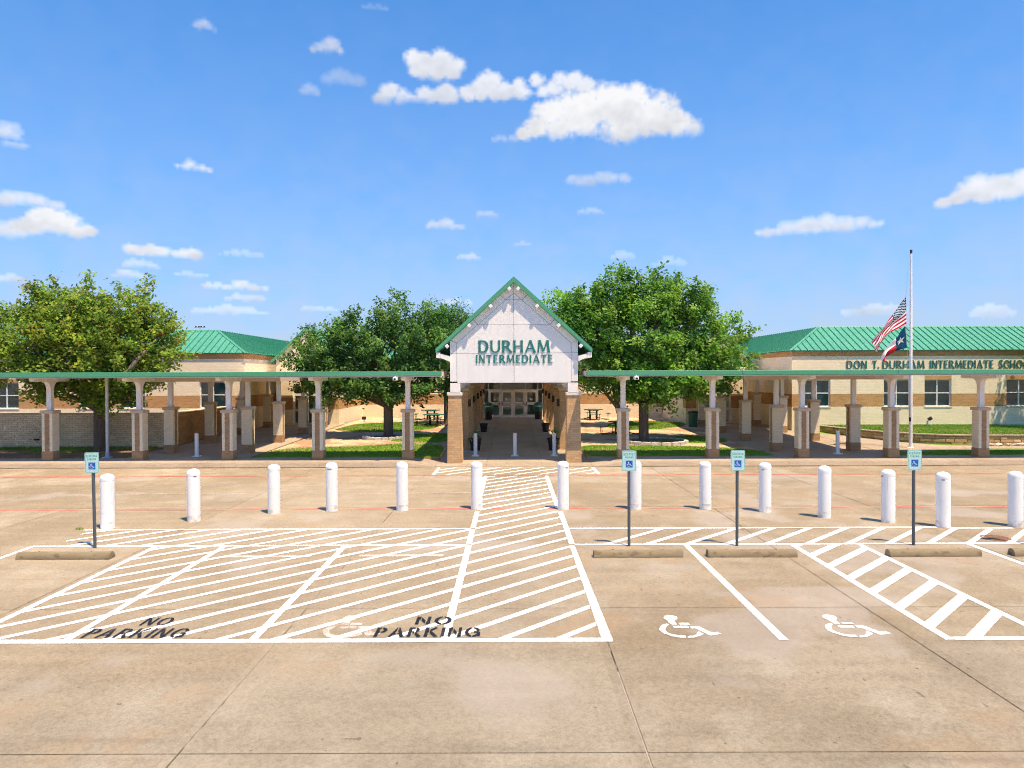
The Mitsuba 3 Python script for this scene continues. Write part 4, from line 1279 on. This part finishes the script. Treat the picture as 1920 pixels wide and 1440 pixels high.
tree('red_oak', 'tall bright green oak right of the white portico', (6.64, 35.9, .29), .26, 2.3,
     [(6.6, 36.1, 5.6, 2.5, 2.3, 2.0), (7.3, 36.2, 7.35, 1.4, 1.4, 1.2), (4.0, 36.3, 6.2, 1.5, 1.6, 1.7), (2.9, 36.7, 6.4, 1.0, 1.2, 1.1), (9.3, 36.4, 6.1, 1.25, 1.4, 1.7), (10.7, 36.1, 4.9, 1.35, 1.5, 1.35), (5.4, 35.9, 3.6, 1.7, 1.6, .8), (8.2, 35.8, 3.4, 1.6, 1.5, .7), (9.9, 36.0, 3.5, 1.3, 1.3, .8), (6.9, 35.6, 2.9, 1.6, 1.3, .55), (8.7, 35.6, 2.9, 1.2, 1.2, .5), (8.9, 36.3, 7.2, .95, 1.0, 1.1), (5.3, 36.2, 7.4, 1.0, 1.1, 1.15)],
     63, 17, .18, .155, REDOAK, 41, 64)
tree('courtyard_oak', 'slender forked oak behind the red-brown canopy column, right of the portico', (6.9, 44.6, .45), .19, 1.9,
     [(5.2, 44.6, 3.6, 1.6, 1.4, .9), (6.6, 44.8, 4.6, 2.2, 2.0, 1.4), (8.4, 44.6, 3.9, 1.4, 1.4, 1.0)], 80, 20, .13, .2, OAK, 51, 6, (-.35, 0))
tree('edge_tree', 'green tree beyond the right edge shading the berm lawn', (29.6, 37.6, .70), .17, 3.2,
     [(30.2, 37.6, 5.6, 2.0, 2.0, 1.9), (31.6, 37.8, 6.4, 2.0, 1.9, 1.6), (29.9, 37.8, 4.4, 1.4, 1.5, 1.0)], 80, 20, .14, .2, OAK, 61, 6)
tr = thing('tree_ring', 'pale stone edging ring round the foot of the oak left of the portico', 'edging', 'stone rings round the oaks')
labels.pop(tr), _count.pop('tree_ring')
for cx, cy, rr, wh in ((-6.75, 37.9, 1.15, 'left'), (7.1, 35.4, 1.55, 'right')):
    t = thing('tree_ring', f'pale stone edging ring round the foot of the oak {wh} of the portico', 'edging')
    part(t, 'mulch', ground_slab(Point(cx, cy).buffer(rr - .1), .028, .1), 'soil')
    for i in range(20):
        a0, a1 = i * math.pi / 10 + .02, (i + 1) * math.pi / 10 - .02
        zc = float(gz(cy)) - .05
        part(t, 'edging_stone', hull([(cx + q * math.cos(a), cy + q * math.sin(a), z) for q in (rr - .1, rr + .08) for a in (a0, (a0 + a1) / 2, a1) for z in (zc, zc + .17 + .02 * random.random())]), 'stone_white')

# ---------------------------------------------------------------- bollards
BOLL = [(-9.58, 16.98), (-7.9, 17.78), (-6.24, 18.76), (-4.81, 19.1), (-2.94, 19.14), (-.96, 19.25), (1.36, 19.21), (3.29, 19.17), (5.15, 19.14), (6.6, 18.74), (7.81, 17.96), (9.09, 17.36), (10.08, 16.80), (11.80, 16.83)]
ORD = ['first', 'second', 'third', 'fourth', 'fifth', 'sixth', 'seventh', 'eighth', 'ninth', 'tenth', 'eleventh', 'twelfth', 'thirteenth', 'fourteenth']
note = {0: 'behind the leftmost parking sign', 5: 'on the left edge of the striped crosswalk', 6: 'on the right edge of the striped crosswalk', 13: 'at the right edge of the photo', 7: 'half hidden behind a parking sign', 8: 'with rust under its cap'}
for i, (x, y) in enumerate(BOLL):
    x = x * y / (y - .17)
    t = thing('bollard', f'{ORD[i]} thick white bollard from the left' + (', ' + note[i] if i in note else ''), 'bollard', 'thick white bollards along the drive')
    r, h = .157, 1.30 + .012 * math.sin(i * 2.1)
    tilt = trimesh.transformations.rotation_matrix(math.radians(.35 * math.sin(i * 3.7)), (math.cos(i), math.sin(i), 0), (x, y, 0))
    part(t, 'sleeve', lathe([(0, -.02), (r, -.02), (r, 1.118), (r - .012, 1.128), (0, 1.128)], x, y, 0, 36).apply_transform(tilt), 'bollard_white', 35)
    prof = [(0, 1.128), (r - .012, 1.128), (r - .012, 1.138), (r + .0015, 1.142), (r + .0015, 1.19)] + [((r + .0015) * math.cos(a) ** .8 if a < 1.55 else 0, 1.19 + (h - 1.19) * math.sin(a)) for a in np.linspace(.12, math.pi / 2, 9)]
    part(t, 'cap', lathe(prof, x, y, 0, 36).apply_transform(tilt), 'bollard_white', 35)
THIN = [(-13.55, 30.55, 'on the left walkway beside the brick columns'), (-1.62, 31.3, 'left one of the three at the portico entrance'), (.12, 31.3, 'middle one of the three at the portico entrance'), (1.85, 31.3, 'right one of the three at the portico entrance'), (14.05, 30.7, 'on the right walkway beside the brick columns')]
for x, y, w in THIN:
    z = fz(y) if abs(x) < 3 else float(gz(y))
    t = thing('slim_bollard', f'slim white bollard on a base plate, {w}', 'bollard', 'slim white bollards')
    part(t, 'post', lathe([(0, 0), (.082, 0), (.082, .985), (.074, 1.0), (0, 1.0)], x, y, z, 24), 'white_steel', 35)
    part(t, 'base_plate', cbx(x - .16, x + .16, y - .16, y + .16, z - .01, z + .03, .008), 'white_steel')
    for a in (-.125, .125):
        for b in (-.125, .125):
            part(t, 'bolt', cyl(x + a, y + b, z + .03, z + .055, .016, 6), 'galvanized')

# ---------------------------------------------------------------- wheel stops and signs
STOPS = [(-9.82, -7.97, 'leftmost'), (1.61, 3.37, 'second from the left, beside the crosswalk'), (3.87, 5.63, 'middle'), (7.46, 9.27, 'right of the ladder-striped aisle'), (9.92, 11.7, 'cut off by the right edge')]
for x0, x1, w in STOPS:
    t = thing('wheel_stop', f'stained tan concrete wheel stop, {w}', 'wheel stop', 'concrete wheel stops')
    L = x1 - x0
    prof = [(-.11, 0), (-.11, .035)] + [(.11 * -math.cos(a) * .98, .035 + .105 * math.sin(a)) for a in np.linspace(.12, math.pi - .12, 11)] + [(.11, .035), (.11, 0)]
    m = prism_yz(Polygon(prof), x0, x1)
    m.apply_translation((0, 14.12, .001))
    m = m.subdivide_to_size(.09)
    v = m.vertices
    m.vertices = v + (meshkit.noise(v * 9, 4)[:, None] - .5) * .012 * np.array([1, 1, 1]) * (v[:, 2:] > .01)
    part(t, 'body', m, 'stop_concrete', 40)
    for a in (.22, .78):
        part(t, 'pin', cyl(x0 + L * a, 14.12, .12, .150, .014, 8), 'rust_iron')
SIGNS = [(-8.82, 15.0, 'far left, in front of the tree'), (2.46, 15.0, 'right of the crosswalk'), (4.74, 15.0, 'second right of the crosswalk'), (8.47, 15.0, 'behind the stop right of the striped aisle'), (10.92, 15.02, 'cut off by the right edge')]
small = affinity.scale(SYMBOL, .16, .15, origin=(0, 0))
for i, (x, y, w) in enumerate(SIGNS):
    t = thing('parking_sign', f'parking sign with blue wheelchair symbol, {w}', 'sign', 'reserved parking signs')
    lean = trimesh.transformations.rotation_matrix(math.radians((-.8, 0, .2, -.1, .3)[i]), (0, 1, 0), (x, y, 0))
    part(t, 'post', cyl(x, y, -.02, 1.62, .032, 14).apply_transform(lean), 'sign_post', 35)
    zc = 1.80
    def flat(g, a, b, m, n):
        part(t, n, prism_xz(affinity.translate(g, x, zc), y + a, y + b).apply_transform(lean), m)
    plate = sbox(-.15 + .03, -.21 + .03, .15 - .03, .225 - .03).buffer(.03, 6)
    flat(plate, -.044, -.040, 'sign_face', 'plate')
    flat(plate.buffer(-.008).difference(plate.buffer(-.015)), -.0455, -.0442, 'sign_green', 'border')
    flat(unary_union(word_shapes('RESERVED', -.115, .115, .125, .045, gap=.22, v=.2, h=.14, waist=1)), -.0455, -.0442, 'sign_green', 'lettering')
    flat(unary_union(word_shapes('PARKING', -.09, .09, .06, .042, gap=.22, v=.2, h=.14, waist=1)), -.0455, -.0442, 'sign_green', 'lettering')
    flat(sbox(-.072, -.135, .072, .012), -.0455, -.0442, 'sign_blue', 'symbol_panel')
    flat(affinity.translate(affinity.scale(SYMBOL.buffer(-.012), .13, .11, origin=(0, 0)), -.048, -.115), -.047, -.0458, 'white_steel', 'symbol')
    for zz in (.195, -.195):
        part(t, 'bolt', cbx(x - .009, x + .009, y - .048, y - .044, zc + zz - .009, zc + zz + .009, .002).apply_transform(lean), 'galvanized')

# ---------------------------------------------------------------- flagpole and flags
fp = thing('flagpole', 'tall white flagpole before the lettered right wing', 'flagpole')
fx, fy = 18.32, 32.7
part(fp, 'pole', tube([(fx, fy, .1), (fx, fy, 3), (fx, fy, 6), (fx, fy, 9.15)], [.078, .074, .060, .040], 18), 'white_steel', True)
part(fp, 'collar', lathe([(.07, .2), (.16, .2), (.16, .23), (.10, .27), (.07, .27)], fx, fy, 0, 20), 'white_steel', 35)
part(fp, 'truck', [cyl(fx, fy, 9.15, 9.24, .045, 12), trimesh.creation.icosphere(2, .06).apply_translation((fx, fy, 9.28))], 'dark_bronze')
part(fp, 'halyard', tube([(fx - .075, fy, 9.15), (fx - .24, fy, 7.2), (fx - .22, fy, 5.8), (fx - .16, fy, 4.7), (fx - .08, fy, 1.6)], .007, 5), 'galvanized')
part(fp, 'cleat', cbx(fx - .11, fx - .03, fy - .09, fy - .04, 1.45, 1.65, .01), 'black_plastic')


def flag(key, top, bottom, bsdf, n=44, m=20, wave=.10, ph=0.0):
    tp, bt = spline(top, 12), spline(bottom, 12)
    u, v = np.linspace(0, 1, n), np.linspace(0, 1, m)
    def at(c, uu):
        s = np.concatenate([[0], np.cumsum(np.linalg.norm(np.diff(c, axis=0), axis=1))])
        return np.stack([np.interp(uu * s[-1], s, c[:, k]) for k in range(2)], 1)
    A, B = at(tp, u), at(bt, u)
    G = A[:, None] * (1 - v[None, :, None]) + B[:, None] * v[None, :, None]
    dy = wave * (.25 + u[:, None]) * np.sin(v[None] * 9 + u[:, None] * 7 + ph) + .05 * np.sin(u[:, None] * 15 - v[None] * 4)
    dy = dy * np.minimum(1, u[:, None] * 5)
    V = np.dstack([G[..., 0], np.full(G.shape[:2], fy - .05) + dy, G[..., 1]]).reshape(-1, 3)
    UV = np.dstack([np.broadcast_to(u[:, None], (n, m)), np.broadcast_to(v[None], (n, m))]).reshape(-1, 2)
    i, j = np.meshgrid(np.arange(n - 1), np.arange(m - 1), indexing='ij')
    q = np.stack([i * m + j, i * m + j + 1, (i + 1) * m + j + 1, (i + 1) * m + j], -1).reshape(-1, 4)
    put(key, trimesh.Trimesh(V, np.vstack([q[:, [0, 1, 2]], q[:, [0, 2, 3]]]), process=False), bsdf, True, uv=UV)


f1 = thing('flag', 'drooping red and white striped flag with starred blue canton at half staff', 'flag')
flag(f1, [(18.06, 7.17), (17.45, 6.34), (16.95, 5.72), (16.56, 5.14)], [(18.09, 5.94), (17.65, 5.70), (17.2, 5.42), (16.92, 4.95), (16.72, 4.62)], 'us_flag')
f2 = thing('flag', 'drooping blue, white and red flag with one white star below the striped one', 'flag')
flag(f2, [(18.03, 5.84), (17.65, 5.36), (17.10, 4.76), (16.97, 4.27)], [(18.11, 4.83), (17.66, 4.70), (17.2, 4.44), (17.02, 4.2)], 'texas_flag', wave=.06, ph=1.3)

# ---------------------------------------------------------------- small things
dp = thing('steel_post', 'grey steel post with blue-painted foot beside the left tree trunk', 'post')
part(dp, 'post', cyl(-17.25, 30.3, .16, 3.6, .065, 16), 'galvanized', 35)
part(dp, 'foot', [cyl(-17.25, 30.3, .18, .42, .085, 16), cbx(-17.41, -17.09, 30.14, 30.46, .17, .22, .01)], 'blue_grey_paint')

for x, y, w in ((-4.98, 45.2, 'near the portico pillars, left courtyard'), (-5.8, 50.8, 'farther back against the hall wall, left courtyard'), (5.8, 50.8, 'in the sun by the hall wall, right courtyard'), (6.0, 39.3, 'in tree shade behind the canopy column, right courtyard')):
    t = thing('picnic_table', f'green metal picnic table with attached benches, {w}', 'table', 'green picnic tables in the courtyard')
    z = float(gz(y))
    top = Polygon([(.72 * math.cos(a), .72 * math.sin(a)) for a in np.arange(8) * math.pi / 4 + math.pi / 8])
    m = prism_xy(top, .70, .74); m.apply_translation((x, y, z)); part(t, 'top', m, 'bench_green')
    part(t, 'pedestal', [cyl(x + a, y + b, z, z + .7, .03, 8) for a in (-.25, .25) for b in (-.25, .25)] + [bx(x - .4, x + .4, y - .03, y + .03, z + .64, z + .70), bx(x - .03, x + .03, y - .4, y + .4, z + .64, z + .70)], 'black_plastic')
    for k_ in range(4):
        a = k_ * math.pi / 2
        ca, sa = math.cos(a), math.sin(a)
        seat = sbox(-.42, .92, .42, 1.2)
        m = prism_xy(affinity.rotate(seat, math.degrees(a), origin=(0, 0)), .43, .465); m.apply_translation((x, y, z)); b = part(t, 'bench', m, 'bench_green')
        for lx in (-.3, .3):
            pts = [(lx, .22, .18), (lx, .7, .06), (lx, 1.06, .04), (lx, 1.08, .43)]
            part(t, 'bench_leg', tube([(x + p[0] * ca - p[1] * sa, y + p[0] * sa + p[1] * ca, z + p[2]) for p in pts], .022, 6), 'black_plastic')

for x, y, r, h, w, pl in ((-1.72, 33.2, .30, .56, 'left of the entrance, behind the slim bollard', 1), (1.93, 33.2, .30, .56, 'right of the entrance, behind the slim bollard', 1), (-1.66, 41.6, .24, .50, 'farther in on the left of the portico', 0), (1.96, 41.6, .24, .50, 'farther in on the right of the portico', 0)):
    t = thing('planter_pot', f'large black tapered planter pot {w}', 'planter', 'black planter pots in the portico')
    z = fz(y)
    part(t, 'pot', lathe([(0, 0), (r * .68, 0), (r * .95, h - .06), (r, h - .06), (r, h), (r * .86, h), (r * .82, h - .09), (0, h - .09)], x, y, z, 28), 'black_plastic', 35)
    part(t, 'soil', cyl(x, y, z + h - .09, z + h - .07, r * .80, 16), 'soil')
    if pl:
        tips = np.array([[x, y, z + h + .12]]) + rng.normal(0, 1, (14, 3)) * np.array([.10, .10, .12])
        m, col = leaves(tips, 10, .11, .05, OAK, 77)
        part(t, 'plant', m, 'leaf', False, color=col)

for x, y, w in ((-1.72, 51.4, 'left of the glass doors'), (1.92, 51.9, 'right of the glass doors')):
    t = thing('litter_bin', f'teal barrel litter bin on a dark base, {w}', 'bin')
    z = fz(y)
    part(t, 'base', lathe([(0, 0), (.25, 0), (.27, .56), (0, .56)], x, y, z, 24), 'black_plastic', 35)
    part(t, 'barrel', lathe([(0, .561), (.29, .561), (.35, .80), (.35, 1.02), (.29, 1.16), (.16, 1.24), (0, 1.25)], x, y, z, 28), 'bin_teal', 35)
    sq = LineString(spline([(-.20, .95), (-.12, 1.0), (-.05, .93), (.02, 1.0), (.1, .93), (.2, .99)])).buffer(.03)
    m = prism_xz(sq, -.01, 0)
    v = m.vertices
    m.vertices = np.stack([x + v[:, 0], y + v[:, 1] - np.sqrt(np.maximum(.354 ** 2 - v[:, 0] ** 2, .01)), z + v[:, 2]], 1)
    part(t, 'marking', m, 'white_steel')
tb = thing('trash_can', 'dark green trash can beside the right side entrance', 'bin')
part(tb, 'body', lathe([(0, 0), (.24, 0), (.29, .82), (.31, .82), (.31, .86), (0, .88)], 11.15, 43.9, float(gz(43.9)), 24), 'bench_green', 35)
part(tb, 'lid', lathe([(0, .881), (.30, .865), (.31, .93), (.2, .98), (0, .99)], 11.15, 43.9, float(gz(43.9)), 24), 'black_plastic', 35)
fl = thing('flag_spotlight', 'small black spotlight on a stub post in the berm lawn', 'lamp')
part(fl, 'stub', cyl(23.35, 40.0, .68, 1.02, .05, 10), 'galvanized', 35)
m = cyl(0, 0, -.09, .11, .085, 14, .10)
m.apply_transform(trimesh.transformations.translation_matrix((23.42, 39.9, 1.12)) @ trimesh.transformations.rotation_matrix(math.radians(60), (.2, 1, 0)))
part(fl, 'head', m, 'black_plastic', 35)
gl = thing('ground_floodlight', 'small black floodlight low on the ground before the hall wall, left courtyard', 'lamp')
part(gl, 'stub', cyl(-10.3, 49.5, .45, .62, .03, 8), 'black_plastic')
part(gl, 'head', cbx(-10.43, -10.17, 49.4, 49.55, .60, .82, .03), 'black_plastic')
fm = thing('floodlight_mast', 'thin distant sports floodlight mast above the left green roof', 'mast')
part(fm, 'pole', cyl(-52.5, 120, -.1, 12.2, .10, 8), 'galvanized')
part(fm, 'crossarm', bx(-53.5, -51.5, 119.95, 120.05, 11.9, 12.0), 'galvanized')
for a in (-53.2, -52.7, -52.3, -51.8):
    part(fm, 'lamp', cbx(a - .11, a + .11, 119.9, 120.1, 12.0, 12.2, .03), 'black_plastic')
wd = thing('weed', 'small weed tuft in the pavement crack near the leftmost bollard', 'weed')
put(wd, blades([(Point(-10.28, 16.85).buffer(.09), -.15)], 40, .03, .06), 'grass_blade')
